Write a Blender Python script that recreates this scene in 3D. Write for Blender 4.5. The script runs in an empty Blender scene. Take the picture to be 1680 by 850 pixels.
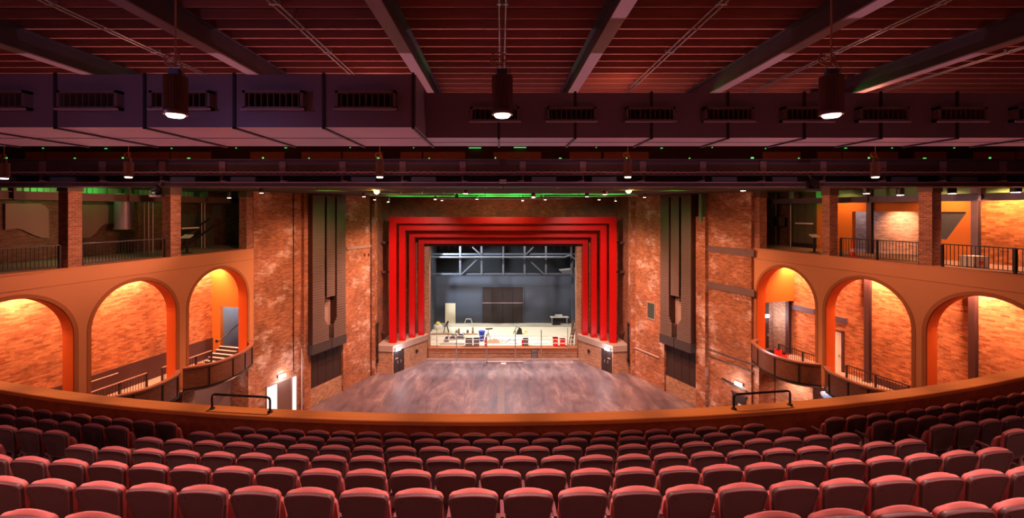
import bpy, bmesh, math, random
from mathutils import Matrix, Vector
random.seed(7)
R = math.radians
S = bpy.context.scene
COL = S.collection
F, CX, CY, EYE = 720.0, 822.0, 345.0, 15.5      # lens in pixels of a 1680 wide frame, vanishing point, eye height above the stalls floor

def zat(py, Y): return EYE - (py - CY) / F * Y
def xat(px, Y): return (px - CX) / F * Y

# ------------------------------------------------------------------ materials
def new_mat(name):
    m = bpy.data.materials.new(name); m.use_nodes = True
    nt = m.node_tree
    b = nt.nodes.get('Principled BSDF')
    return m, nt, b

def N(nt, typ, **kw):
    n = nt.nodes.new(typ)
    for k, v in kw.items():
        if k in n.inputs.keys(): n.inputs[k].default_value = v
        else: setattr(n, k, v)
    return n

def rgba(c): return (c[0], c[1], c[2], 1.0)

def paint(name, c, rough=0.6, metal=0.0, var=0.12, scale=1.5, bump=0.0, spec=0.4):
    m, nt, b = new_mat(name)
    tc = N(nt, 'ShaderNodeTexCoord')
    nz = N(nt, 'ShaderNodeTexNoise', Scale=scale, Detail=5.0)
    nt.links.new(tc.outputs['Object'], nz.inputs['Vector'])
    mx = N(nt, 'ShaderNodeMix', data_type='RGBA')
    mx.inputs[6].default_value = rgba([x * (1 - var) for x in c]); mx.inputs[7].default_value = rgba([min(1, x * (1 + var)) for x in c])
    nt.links.new(nz.outputs['Fac'], mx.inputs[0]); nt.links.new(mx.outputs[2], b.inputs['Base Color'])
    b.inputs['Roughness'].default_value = rough; b.inputs['Metallic'].default_value = metal
    b.inputs['Specular IOR Level'].default_value = spec
    if bump:
        bp = N(nt, 'ShaderNodeBump', Strength=bump, Distance=0.02)
        nt.links.new(nz.outputs['Fac'], bp.inputs['Height']); nt.links.new(bp.outputs['Normal'], b.inputs['Normal'])
    return m

def brick(name, c1, c2, mortar, w=0.26, h=0.085, stain=None, stain_amt=0.5, stain_scale=0.5, dark=0.35, stain_lo=0.52, rough=0.85, bumpy=0.5):
    m, nt, b = new_mat(name)
    uv = N(nt, 'ShaderNodeUVMap')
    wob = N(nt, 'ShaderNodeTexNoise', Scale=0.35, Detail=2.0)
    nt.links.new(uv.outputs['UV'], wob.inputs['Vector'])
    br = N(nt, 'ShaderNodeTexBrick', Color1=rgba(c1), Color2=rgba(c2), Mortar=rgba(mortar), Scale=1.0)
    br.inputs['Brick Width'].default_value = w; br.inputs['Row Height'].default_value = h
    br.inputs['Mortar Size'].default_value = 0.009; br.inputs['Mortar Smooth'].default_value = 0.4
    br.inputs['Bias'].default_value = -0.1
    nt.links.new(uv.outputs['UV'], br.inputs['Vector'])
    # per area soot and weathering
    n1 = N(nt, 'ShaderNodeTexNoise', Scale=0.45, Detail=6.0, Roughness=0.65)
    nt.links.new(uv.outputs['UV'], n1.inputs['Vector'])
    mp = N(nt, 'ShaderNodeMapping'); mp.inputs['Scale'].default_value = (2.2, 7.5, 1)
    nt.links.new(uv.outputs['UV'], mp.inputs['Vector'])
    n2 = N(nt, 'ShaderNodeTexNoise', Scale=1.0, Detail=4.0, Roughness=0.7)
    nt.links.new(mp.outputs['Vector'], n2.inputs['Vector'])
    r1 = N(nt, 'ShaderNodeMapRange'); r1.inputs[1].default_value = 0.3; r1.inputs[2].default_value = 0.7; r1.inputs[3].default_value = 1 - dark; r1.inputs[4].default_value = 1.15
    nt.links.new(n1.outputs['Fac'], r1.inputs[0])
    r2 = N(nt, 'ShaderNodeMapRange'); r2.inputs[1].default_value = 0.3; r2.inputs[2].default_value = 0.72; r2.inputs[3].default_value = 0.55; r2.inputs[4].default_value = 1.35
    nt.links.new(n2.outputs['Fac'], r2.inputs[0])
    mu = N(nt, 'ShaderNodeMath', operation='MULTIPLY')
    nt.links.new(r1.outputs[0], mu.inputs[0]); nt.links.new(r2.outputs[0], mu.inputs[1])
    mx = N(nt, 'ShaderNodeMix', data_type='RGBA', blend_type='MULTIPLY'); mx.inputs[0].default_value = 1.0
    nt.links.new(br.outputs['Color'], mx.inputs[6]); nt.links.new(mu.outputs[0], mx.inputs[7])
    last = mx.outputs[2]
    if stain:
        n3 = N(nt, 'ShaderNodeTexNoise', Scale=stain_scale, Detail=8.0, Roughness=0.72)
        mp3 = N(nt, 'ShaderNodeMapping'); mp3.inputs['Location'].default_value = (7.3, 2.1, 0); mp3.inputs['Scale'].default_value = (1, 1.4, 1)
        nt.links.new(uv.outputs['UV'], mp3.inputs['Vector']); nt.links.new(mp3.outputs['Vector'], n3.inputs['Vector'])
        r3 = N(nt, 'ShaderNodeMapRange'); r3.inputs[1].default_value = stain_lo; r3.inputs[2].default_value = stain_lo + 0.13; r3.inputs[3].default_value = 0; r3.inputs[4].default_value = stain_amt
        nt.links.new(n3.outputs['Fac'], r3.inputs[0])
        m3 = N(nt, 'ShaderNodeMath', operation='MULTIPLY'); nt.links.new(r3.outputs[0], m3.inputs[0]); nt.links.new(r2.outputs[0], m3.inputs[1])
        ms = N(nt, 'ShaderNodeMix', data_type='RGBA'); ms.inputs[7].default_value = rgba(stain)
        nt.links.new(m3.outputs[0], ms.inputs[0]); nt.links.new(last, ms.inputs[6]); last = ms.outputs[2]
    nt.links.new(last, b.inputs['Base Color'])
    b.inputs['Roughness'].default_value = rough; b.inputs['Specular IOR Level'].default_value = 0.25
    bp = N(nt, 'ShaderNodeBump', Strength=bumpy, Distance=0.03)
    ad = N(nt, 'ShaderNodeMath', operation='SUBTRACT'); nt.links.new(n2.outputs['Fac'], ad.inputs[0]); nt.links.new(br.outputs['Fac'], ad.inputs[1])
    nt.links.new(ad.outputs[0], bp.inputs['Height']); nt.links.new(bp.outputs['Normal'], b.inputs['Normal'])
    return m

def wood(name, c1, c2, rough=0.45, sx=0.6, sy=6.0, spec=0.4):
    m, nt, b = new_mat(name)
    uv = N(nt, 'ShaderNodeUVMap')
    mp = N(nt, 'ShaderNodeMapping'); mp.inputs['Scale'].default_value = (sx, sy, 1)
    nt.links.new(uv.outputs['UV'], mp.inputs['Vector'])
    nz = N(nt, 'ShaderNodeTexNoise', Scale=3.0, Detail=6.0, Roughness=0.65, Distortion=0.6)
    nt.links.new(mp.outputs['Vector'], nz.inputs['Vector'])
    cr = N(nt, 'ShaderNodeValToRGB'); cr.color_ramp.elements[0].position = 0.32; cr.color_ramp.elements[1].position = 0.7
    cr.color_ramp.elements[0].color = rgba(c1); cr.color_ramp.elements[1].color = rgba(c2)
    nt.links.new(nz.outputs['Fac'], cr.inputs['Fac']); nt.links.new(cr.outputs['Color'], b.inputs['Base Color'])
    b.inputs['Roughness'].default_value = rough; b.inputs['Specular IOR Level'].default_value = spec
    return m

def glow(name, c, strength):
    m, nt, b = new_mat(name)
    b.inputs['Base Color'].default_value = rgba((0.8, 0.8, 0.8))
    b.inputs['Emission Color'].default_value = rgba(c); b.inputs['Emission Strength'].default_value = strength
    return m

def floor_mat(name):
    m, nt, b = new_mat(name)
    uv = N(nt, 'ShaderNodeUVMap')
    mp = N(nt, 'ShaderNodeMapping'); mp.inputs['Scale'].default_value = (1.0, 0.3, 1)
    nt.links.new(uv.outputs['UV'], mp.inputs['Vector'])
    n1 = N(nt, 'ShaderNodeTexNoise', Scale=0.55, Detail=9.0, Roughness=0.7, Distortion=0.7); nt.links.new(mp.outputs['Vector'], n1.inputs['Vector'])
    n2 = N(nt, 'ShaderNodeTexNoise', Scale=2.2, Detail=8.0, Roughness=0.75); nt.links.new(mp.outputs['Vector'], n2.inputs['Vector'])
    cr = N(nt, 'ShaderNodeValToRGB'); e = cr.color_ramp.elements
    e[0].position = 0.32; e[0].color = rgba((0.11, 0.075, 0.09)); e[1].position = 0.72; e[1].color = rgba((0.40, 0.28, 0.25))
    x = e.new(0.52); x.color = rgba((0.19, 0.128, 0.138))
    nt.links.new(n1.outputs['Fac'], cr.inputs['Fac'])
    r2 = N(nt, 'ShaderNodeMapRange'); r2.inputs[1].default_value = 0.3; r2.inputs[2].default_value = 0.7; r2.inputs[3].default_value = 0.6; r2.inputs[4].default_value = 1.35
    nt.links.new(n2.outputs['Fac'], r2.inputs[0])
    mx = N(nt, 'ShaderNodeMix', data_type='RGBA', blend_type='MULTIPLY'); mx.inputs[0].default_value = 1
    nt.links.new(cr.outputs['Color'], mx.inputs[6]); nt.links.new(r2.outputs[0], mx.inputs[7])
    # sheet joints running to the stage, worn pale or dark
    br = N(nt, 'ShaderNodeTexBrick', Color1=rgba((1.05, 1.0, 1.0)), Color2=rgba((0.78, 0.76, 0.8)), Mortar=rgba((1.35, 1.15, 1.05)), Scale=1.0, offset=0.5)
    br.inputs['Brick Width'].default_value = 9.0; br.inputs['Row Height'].default_value = 2.45; br.inputs['Mortar Size'].default_value = 0.05; br.inputs['Mortar Smooth'].default_value = 1.0
    sw = N(nt, 'ShaderNodeMapping'); sw.inputs['Rotation'].default_value = (0, 0, R(90))
    nt.links.new(uv.outputs['UV'], sw.inputs['Vector']); nt.links.new(sw.outputs['Vector'], br.inputs['Vector'])
    m2 = N(nt, 'ShaderNodeMix', data_type='RGBA', blend_type='MULTIPLY'); m2.inputs[0].default_value = 0.85
    nt.links.new(mx.outputs[2], m2.inputs[6]); nt.links.new(br.outputs['Color'], m2.inputs[7])
    nt.links.new(m2.outputs[2], b.inputs['Base Color'])
    rr = N(nt, 'ShaderNodeMapRange'); rr.inputs[1].default_value = 0.3; rr.inputs[2].default_value = 0.7; rr.inputs[3].default_value = 0.35; rr.inputs[4].default_value = 0.7
    nt.links.new(n2.outputs['Fac'], rr.inputs[0]); nt.links.new(rr.outputs[0], b.inputs['Roughness'])
    bp = N(nt, 'ShaderNodeBump', Strength=0.25, Distance=0.02); nt.links.new(n2.outputs['Fac'], bp.inputs['Height']); nt.links.new(bp.outputs['Normal'], b.inputs['Normal'])
    return m

M = {}
M['brick_arch'] = brick('brick_arch', (0.70, 0.29, 0.13), (0.38, 0.11, 0.045), (0.50, 0.24, 0.12), w=0.34, h=0.11, dark=0.35)
M['brick_splay'] = brick('brick_splay', (0.56, 0.20, 0.095), (0.37, 0.12, 0.06), (0.46, 0.24, 0.16), w=0.3, h=0.1, stain=(0.80, 0.56, 0.48), stain_amt=0.85, stain_scale=0.5, dark=0.45, stain_lo=0.525)
M['brick_pros'] = brick('brick_pros', (0.42, 0.14, 0.075), (0.27, 0.085, 0.05), (0.36, 0.19, 0.13), w=0.3, h=0.1, stain=(0.15, 0.095, 0.08), stain_amt=0.8, stain_scale=0.4, dark=0.5, stain_lo=0.5)
M['brick_pier'] = brick('brick_pier', (0.44, 0.17, 0.10), (0.33, 0.11, 0.07), (0.52, 0.33, 0.25), w=0.24, h=0.1, dark=0.25)
M['brick_pale'] = brick('brick_pale', (0.55, 0.29, 0.18), (0.42, 0.2, 0.12), (0.5, 0.34, 0.26), dark=0.25)
M['brick_dark'] = brick('brick_dark', (0.17, 0.07, 0.045), (0.11, 0.045, 0.03), (0.15, 0.09, 0.06), dark=0.5)
M['plaster'] = paint('plaster', (0.62, 0.25, 0.115), 0.75, var=0.08, scale=0.4)
M['reveal_bounce'] = paint('reveal_bounce', (0.66, 0.12, 0.015), 0.6, var=0.05)  # orange reveal paint with the interior bounce light put into its colour
M['plaster_rim'] = paint('plaster_rim', (0.40, 0.13, 0.045), 0.75, var=0.08)
M['orange'] = paint('orange', (0.60, 0.19, 0.03), 0.6, var=0.06, scale=0.5)
M['umber'] = paint('umber', (0.20, 0.105, 0.085), 0.8, var=0.15, scale=0.6)
M['dado'] = paint('dado', (0.085, 0.035, 0.035), 0.6)
M['concrete'] = paint('concrete', (0.36, 0.23, 0.19), 0.85, var=0.2, scale=1.2)
M['capstone'] = paint('capstone', (0.40, 0.30, 0.26), 0.8, var=0.15)
M['red'] = paint('red', (0.50, 0.002, 0.002), 0.42, var=0.05)
M['stage_grey'] = paint('stage_grey', (0.062, 0.072, 0.10), 0.6, var=0.12, scale=0.5)
M['stage_dark'] = paint('stage_dark', (0.012, 0.013, 0.016), 0.8)
M['dock'] = paint('dock', (0.03, 0.019, 0.02), 0.5, var=0.25)
M['stage_floor'] = wood('stage_floor', (0.60, 0.50, 0.36), (0.74, 0.64, 0.48), 0.6, 0.5, 3.0)
M['stage_lip'] = wood('stage_lip', (0.30, 0.1, 0.045), (0.4, 0.14, 0.06), 0.5)
M['floor'] = floor_mat('floor')
M['steel'] = paint('steel', (0.12, 0.085, 0.12), 0.5, 0.3, var=0.25, scale=2)
M['steel_flange'] = paint('steel_flange', (0.42, 0.29, 0.33), 0.55, 0.1, var=0.1)
M['galv'] = paint('galv', (0.5, 0.46, 0.48), 0.4, 0.6)
M['stage_pipe'] = paint('stage_pipe', (0.13, 0.14, 0.17), 0.4, 0.3)
M['deck_low'] = paint('deck_low', (0.05, 0.042, 0.035), 0.8, var=0.3)
M['deck'] = paint('deck', (0.085, 0.016, 0.011), 0.8, var=0.35, scale=0.9)
M['joist'] = wood('joist', (0.46, 0.16, 0.12), (0.6, 0.24, 0.19), 0.7)
M['duct'] = paint('duct', (0.28, 0.19, 0.255), 0.42, 0.2, var=0.22, scale=0.8)
M['duct_seam'] = paint('duct_seam', (0.05, 0.032, 0.04), 0.5, 0.2)
M['grille'] = paint('grille', (0.26, 0.17, 0.17), 0.4, 0.3)
M['black'] = paint('black', (0.02, 0.014, 0.015), 0.5)
M['rail_black'] = paint('rail_black', (0.03, 0.02, 0.022), 0.35)
M['lamp_body'] = paint('lamp_body', (0.24, 0.12, 0.095), 0.4, 0.4)
M['cord'] = paint('cord', (0.45, 0.19, 0.1), 0.6)
M['seat_pink'] = paint('seat_pink', (0.60, 0.185, 0.17), 0.85, var=0.07, scale=40, spec=0.15)
M['seat_shell'] = paint('seat_shell', (0.10, 0.052, 0.05), 0.5, var=0.12, scale=8)
M['seat_rim'] = paint('seat_rim', (0.22, 0.095, 0.105), 0.3)
M['seat_metal'] = paint('seat_metal', (0.6, 0.45, 0.42), 0.4, 0.4)
M['tread'] = paint('tread', (0.26, 0.11, 0.105), 0.7, var=0.2)
M['nosing'] = paint('nosing', (0.55, 0.38, 0.36), 0.6)
M['strip'] = wood('strip', (0.13, 0.09, 0.09), (0.24, 0.17, 0.155), 0.5)
M['cap_wood'] = wood('cap_wood', (0.72, 0.25, 0.07), (0.84, 0.32, 0.10), 0.5, 0.3, 5)
M['parapet_wood'] = wood('parapet_wood', (0.26, 0.055, 0.02), (0.42, 0.105, 0.04), 0.5, 1.0, 1.4)
M['fascia_wood'] = wood('fascia_wood', (0.13, 0.05, 0.03), (0.24, 0.085, 0.045), 0.4, 0.5, 3)
M['fascia_cap'] = wood('fascia_cap', (0.20, 0.085, 0.055), (0.30, 0.12, 0.075), 0.35)
M['louvre'] = paint('louvre', (0.17, 0.115, 0.10), 0.33, 0.25, var=0.1, scale=0.7)
M['tower_side'] = paint('tower_side', (0.07, 0.022, 0.016), 0.6)
M['tower_base'] = paint('tower_base', (0.06, 0.045, 0.045), 0.5)
M['vent_dark'] = paint('vent_dark', (0.045, 0.024, 0.022), 0.55)
M['band'] = paint('band', (0.17, 0.10, 0.095), 0.85, var=0.2)
M['green_lit_panel'] = paint('green_lit_panel', (0.16, 0.34, 0.17), 0.6)  # green light falling on the cladding is put into this colour
M['clad'] = paint('clad', (0.10, 0.085, 0.06), 0.6, var=0.2)
M['cool_wall'] = paint('cool_wall', (0.32, 0.33, 0.36), 0.7, var=0.2, scale=0.8)
M['white'] = paint('white', (0.75, 0.72, 0.68), 0.6)
M['cream'] = paint('cream', (0.78, 0.68, 0.48), 0.6)
M['barrier'] = paint('barrier', (0.85, 0.09, 0.015), 0.4)
M['plastic_red'] = paint('plastic_red', (0.8, 0.03, 0.025), 0.4)
M['plastic_blue'] = paint('plastic_blue', (0.03, 0.07, 0.5), 0.4)
M['plastic_grey'] = paint('plastic_grey', (0.2, 0.19, 0.21), 0.5)
M['yellow'] = paint('yellow', (0.8, 0.6, 0.08), 0.5)
M['timber'] = wood('timber', (0.28, 0.15, 0.07), (0.42, 0.26, 0.13), 0.7)
M['timber_dark'] = wood('timber_dark', (0.1, 0.06, 0.04), (0.18, 0.1, 0.06), 0.7)
M['bulk_wood'] = wood('bulk_wood', (0.5, 0.13, 0.05), (0.66, 0.2, 0.09), 0.7)
M['bulk_dark'] = paint('bulk_dark', (0.09, 0.02, 0.015), 0.8)
M['blue_box'] = paint('blue_box', (0.10, 0.11, 0.17), 0.5, 0.2)
M['cable'] = paint('cable', (0.62, 0.42, 0.5), 0.5)
M['brown_beam'] = paint('brown_beam', (0.13, 0.065, 0.05), 0.7)
M['glass_dark'] = paint('glass_dark', (0.06, 0.075, 0.065), 0.15)
M['glow_warm'] = glow('glow_warm', (1.0, 0.72, 0.58), 14)
M['glow_spot'] = glow('glow_spot', (1.0, 0.75, 0.62), 18)
M['glow_amber'] = glow('glow_amber', (1.0, 0.55, 0.08), 60)
M['glow_cool'] = glow('glow_cool', (0.85, 0.9, 1.0), 40)
M['glow_door'] = glow('glow_door', (1.0, 0.93, 0.88), 1.3)
M['glow_green'] = glow('glow_green', (0.1, 1.0, 0.2), .9)
M['glow_violet'] = glow('glow_violet', (0.85, 0.6, 1.0), 12)

# ------------------------------------------------------------------ mesh builder
class MB:
    def __init__(s): s.v = []; s.f = []; s.sm = []
    def add(s, vs, fs, smooth=False, T=None):
        o = len(s.v)
        for p in vs:
            p = Vector(p)
            s.v.append(T @ p if T else p)
        for f in fs: s.f.append([i + o for i in f]); s.sm.append(smooth)
        return s
    def box(s, x0, x1, y0, y1, z0, z1, T=None):
        vs = [(x0, y0, z0), (x1, y0, z0), (x1, y1, z0), (x0, y1, z0), (x0, y0, z1), (x1, y0, z1), (x1, y1, z1), (x0, y1, z1)]
        return s.add(vs, [(0, 3, 2, 1), (4, 5, 6, 7), (0, 1, 5, 4), (1, 2, 6, 5), (2, 3, 7, 6), (3, 0, 4, 7)], False, T)
    def prism(s, poly, d0, d1, T=None):
        """polygon in local (x, z), drawn out along local y"""
        n = len(poly)
        vs = [(x, d0, z) for x, z in poly] + [(x, d1, z) for x, z in poly]
        fs = [tuple(range(n)), tuple(range(2 * n - 1, n - 1, -1))] + [(i, (i + 1) % n, n + (i + 1) % n, n + i) for i in range(n)]
        return s.add(vs, fs, False, T)
    def slab(s, poly, z0, z1, T=None):
        n = len(poly)
        vs = [(x, y, z0) for x, y in poly] + [(x, y, z1) for x, y in poly]
        fs = [tuple(range(n)), tuple(range(2 * n - 1, n - 1, -1))] + [(i, (i + 1) % n, n + (i + 1) % n, n + i) for i in range(n)]
        return s.add(vs, fs, False, T)
    def beam(s, p, q, w, h, up=(0, 0, 1)):
        p, q = Vector(p), Vector(q); d = (q - p).normalized()
        a = d.cross(Vector(up))
        if a.length < 1e-4: a = d.cross(Vector((1, 0, 0)))
        a.normalize(); b = a.cross(d)
        vs = []
        for c in (p, q):
            for i, j in ((-1, -1), (1, -1), (1, 1), (-1, 1)): vs.append(c + a * (i * w / 2) + b * (j * h / 2))
        return s.add(vs, [(0, 1, 2, 3), (7, 6, 5, 4), (0, 4, 5, 1), (1, 5, 6, 2), (2, 6, 7, 3), (3, 7, 4, 0)])
    def tube(s, pts, r, n=8, closed=False):
        pts = [Vector(p) for p in pts]; m = len(pts); rings = []
        ref = None
        for i, p in enumerate(pts):
            a = pts[i - 1] if (i or closed) else p
            b = pts[(i + 1) % m] if (i < m - 1 or closed) else p
            d = (b - a).normalized()
            if ref is None:
                ref = d.cross(Vector((0, 0, 1)))
                if ref.length < 1e-3: ref = d.cross(Vector((1, 0, 0)))
            e = (ref - d * ref.dot(d)).normalized(); ref = e; g = d.cross(e)
            rings.append([p + (e * math.cos(t) + g * math.sin(t)) * r for t in [2 * math.pi * k / n for k in range(n)]])
        vs = [v for ring in rings for v in ring]; fs = []
        for i in range(m if closed else m - 1):
            j = (i + 1) % m
            for k in range(n): fs.append((i * n + k, i * n + (k + 1) % n, j * n + (k + 1) % n, j * n + k))
        s.add(vs, fs, True)
        if not closed:
            s.add(rings[0], [tuple(range(n))]); s.add(rings[-1], [tuple(range(n))])
        return s
    def lathe(s, prof, n=20, T=None, smooth=True):
        vs = []; fs = []
        for r, z in prof:
            for k in range(n): vs.append((r * math.cos(2 * math.pi * k / n), r * math.sin(2 * math.pi * k / n), z))
        for i in range(len(prof) - 1):
            for k in range(n): fs.append((i * n + k, i * n + (k + 1) % n, (i + 1) * n + (k + 1) % n, (i + 1) * n + k))
        s.add(vs, fs, smooth, T)
        s.add([vs[k] for k in range(n)], [tuple(range(n))], False, T); s.add(vs[-n:], [tuple(range(n))], False, T)
        return s
    def sweep(s, prof, path, closed_prof=True):
        """prof: (out, z) pairs; path: list of (point, outward unit vector)"""
        n = len(prof); vs = []; fs = []
        for p, o in path:
            for a, z in prof: vs.append((p[0] + o[0] * a, p[1] + o[1] * a, z))
        for i in range(len(path) - 1):
            for k in range(n): fs.append((i * n + k, i * n + (k + 1) % n, (i + 1) * n + (k + 1) % n, (i + 1) * n + k))
        s.add(vs, fs); s.add(vs[:n], [tuple(range(n))]); s.add(vs[-n:], [tuple(range(n))])
        return s
    def data(s, name, mat, bevel=0):
        me = bpy.data.meshes.new(name)
        me.from_pydata([tuple(v) for v in s.v], [], s.f)
        bm = bmesh.new(); bm.from_mesh(me)
        bmesh.ops.remove_doubles(bm, verts=bm.verts, dist=1e-5)
        bmesh.ops.recalc_face_normals(bm, faces=bm.faces)
        uvl = bm.loops.layers.uv.new('UVMap')
        for f in bm.faces:
            nn = f.normal
            if abs(nn.z) > 0.75:
                for l in f.loops: l[uvl].uv = (l.vert.co.x, l.vert.co.y)
            else:
                t = Vector((-nn.y, nn.x, 0)).normalized()
                for l in f.loops: l[uvl].uv = (l.vert.co.dot(t), l.vert.co.z)
        bm.to_mesh(me); bm.free()
        if any(s.sm):
            me.polygons.foreach_set('use_smooth', [True] * len(me.polygons)); me.set_sharp_from_angle(angle=R(38))
        me.materials.append(mat); me.update()
        return me
    def build(s, name, mat, parent=None, local=False):
        if isinstance(mat, str): mat = M[mat]
        o = bpy.data.objects.new(name, s.data(name, mat)); COL.objects.link(o)
        if parent:
            o.parent = parent
            if not local: o.matrix_parent_inverse = Matrix.Translation(-WORLD[parent.name])
            if not local: WORLD[o.name] = Vector((0, 0, 0))
        else: WORLD[o.name] = Vector((0, 0, 0))
        return o
WORLD = {}

def tag(o, label, cat, group=None):
    o['label'] = label; o['category'] = cat
    if group: o['group'] = group
    return o
def struct(o, label=None):
    o['kind'] = 'structure'
    if label: o['label'] = label
    return o
def thing(name, label, cat, loc=(0, 0, 0), group=None):
    o = bpy.data.objects.new(name, None); COL.objects.link(o); o.location = loc; o.empty_display_size = 0.2
    WORLD[o.name] = Vector(loc)
    return tag(o, label, cat, group)
def copy_tree(o, parent=None):
    c = o.copy(); COL.objects.link(c)
    if parent: c.parent = parent
    for ch in list(o.children): copy_tree(ch, c)
    return c

ORD = ['first', 'second', 'third', 'fourth', 'fifth', 'sixth', 'seventh', 'eighth', 'ninth', 'tenth', 'eleventh', 'twelfth', 'thirteenth', 'fourteenth',
       'fifteenth', 'sixteenth', 'seventeenth', 'eighteenth', 'nineteenth', 'twentieth', 'twenty-first', 'twenty-second', 'twenty-third', 'twenty-fourth', 'twenty-fifth', 'twenty-sixth', 'twenty-seventh', 'twenty-eighth']

# ------------------------------------------------------------------ plan frames
class Frame:
    """a wall in plan: t runs along it, d goes out of the hall, z up"""
    def __init__(s, p0, u, n):
        s.p = Vector((p0[0], p0[1])); s.u = Vector(u).normalized(); s.n = Vector(n).normalized()
        s.T = Matrix(((s.u.x, s.n.x, 0, s.p.x), (s.u.y, s.n.y, 0, s.p.y), (0, 0, 1, 0), (0, 0, 0, 1)))
    def P(s, t, d, z=0.0): return s.T @ Vector((t, d, z))
    def t(s, px, d=0.0):
        q = s.p + s.n * d; k = (px - CX) / F
        return (k * q.y - q.x) / (s.u.x - k * s.u.y)
    def d(s, px, t):
        q = s.p + s.u * t; k = (px - CX) / F
        return (k * q.y - q.x) / (s.n.x - k * s.n.y)
    def z(s, py, t, d=0.0): return EYE - (py - CY) / F * s.P(t, d).y

AL = Frame((-17.06, 30.33), (-.252, -.968), (-.968, .252))
AR = Frame((17.63, 30.7), (.2607, -.9654), (.9654, .2607))
SL = Frame((-17.05, 30.33), (.4104, .9119), (-.9119, .4104))
SR = Frame((17.40, 30.6), (-.4104, .9119), (.9119, .4104))
SLAB, CEIL = 12.82, 16.8

# ------------------------------------------------------------------ floors, ceilings and the plain shell
def setting():
    struct(MB().box(-24, 24, 10, 45.9, -0.3, 0).build('floor', 'floor'))
    m = MB(); m.box(-0.28, 0.28, 22, 44.2, 0.0, 0.006)
    tag(m.build('floor_track', 'strip'), 'dark boarded strip down the middle of the bare stalls floor', 'floor strip')
    # roof boards over the circle, with joists
    c = struct(MB().box(-26, 26, -3, 20.2, EYE + 4.62, EYE + 4.8).build('ceiling', 'deck'))
    for k in range(-9, 15):
        Y = 9.51 + 0.573 * k
        j = MB().box(-26, 26, Y - .03, Y + .03, EYE + 4.40, EYE + 4.62).build('joist', 'joist', c)
        j['kind'] = 'structure'
    # low roof beyond the lighting bridge
    c2 = struct(MB().box(-32, 32, 18.3, 47.5, CEIL, CEIL + .2).build('ceiling_low', 'deck_low'))
    for k in range(9):
        Y = 22 + 2.6 * k
        MB().box(-24, 24, Y - .12, Y + .12, CEIL - .012, CEIL).build('rib', 'brown_beam', c2)
    # bulkhead between the two roofs
    b = struct(MB().box(-28, 28, 20.2, 20.5, CEIL, EYE + 4.8).build('wall_bulkhead', 'bulk_dark'))
    x = -27
    while x < 27:
        w = random.uniform(0.8, 2.6)
        if random.random() < .8:
            p = MB().box(x, x + w, 20.14, 20.2, EYE + 2.3, EYE + 2.68).build('panel', 'bulk_wood', b)
        x += w + random.choice([.08, .12, .8, 1.3])
setting()

# ------------------------------------------------------------------ side arcades
def side(side_name, A, S_, jambs, left):
    apex, spring_r = 11.82, None
    z0 = 5.0
    t_end = 21.0
    poly = [(-0.02, z0)]
    arcs = []
    for ta, tb in jambs:
        r = (tb - ta) / 2; c = (ta + tb) / 2; zs = apex - r
        poly += [(ta, z0), (ta, zs)]
        pts = [(c - r * math.cos(math.pi * k / 28), zs + r * math.sin(math.pi * k / 28)) for k in range(1, 28)]
        poly += pts + [(tb, zs), (tb, z0)]
        arcs.append((ta, tb, c, r, zs))
    poly += [(t_end, z0), (t_end, SLAB), (-0.02, SLAB)]
    w = struct(MB().prism(poly, 0, .7, A.T).build('wall_' + side_name, 'plaster'))
    for ta, tb, c, r, zs in arcs:
        e = .16
        ring = [(ta - e, z0 + 1.2), (ta - e, zs)] + [(c - (r + e) * math.cos(math.pi * k / 28), zs + (r + e) * math.sin(math.pi * k / 28)) for k in range(1, 28)] + [(tb + e, zs), (tb + e, z0 + 1.2), (tb - .01, z0 + 1.2), (tb - .01, zs)]
        ring += [(c - (r - .01) * math.cos(math.pi * k / 28), zs + (r - .01) * math.sin(math.pi * k / 28)) for k in range(27, 0, -1)] + [(ta + .01, zs), (ta + .01, z0 + 1.2)]
        MB().prism(ring, -.025, .02, A.T).build('arch_trim', 'plaster_rim', w)
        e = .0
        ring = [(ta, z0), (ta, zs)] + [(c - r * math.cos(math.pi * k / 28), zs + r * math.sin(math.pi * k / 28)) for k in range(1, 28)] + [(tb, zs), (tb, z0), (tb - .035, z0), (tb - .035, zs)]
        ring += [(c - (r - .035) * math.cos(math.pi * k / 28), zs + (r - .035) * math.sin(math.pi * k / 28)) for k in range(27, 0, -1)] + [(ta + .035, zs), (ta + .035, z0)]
        MB().prism(ring, .03, .71, A.T).build('arch_reveal', 'reveal_bounce', w)  # thin shell added inside the arch to carry the bounce tint
    MB().box(-.02, t_end, -.012, .02, 12.115, 12.145, A.T).build('groove', 'plaster_rim', w)
    MB().box(-.02, t_end, -.05, .72, SLAB, SLAB + .05, A.T).build('edge', 'plaster', w)
    # gallery floors and back walls
    struct(MB().box(-2.5, t_end, .7, 7.6, 12.35, SLAB, A.T).build('floor_' + side_name + '_upper', 'concrete'))
    struct(MB().box(.3, t_end, 3.3, 3.6, 0, 12.35, A.T).build('wall_' + side_name + '_gallery', 'brick_arch'))
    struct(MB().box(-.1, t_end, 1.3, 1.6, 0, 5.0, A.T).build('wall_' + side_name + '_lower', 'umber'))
    return w, arcs

jL = [(AL.t(406), AL.t(309.5)), (AL.t(290), AL.t(149)), (AL.t(122), AL.t(-103))]
jR = [(AR.t(1241.5), AR.t(1338)), (AR.t(1354), AR.t(1496)), (AR.t(1519), AR.t(1740))]
wall_left, arcsL = side('left', AL, SL, jL, True)
wall_right, arcsR = side('right', AR, SR, jR, False)

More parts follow.
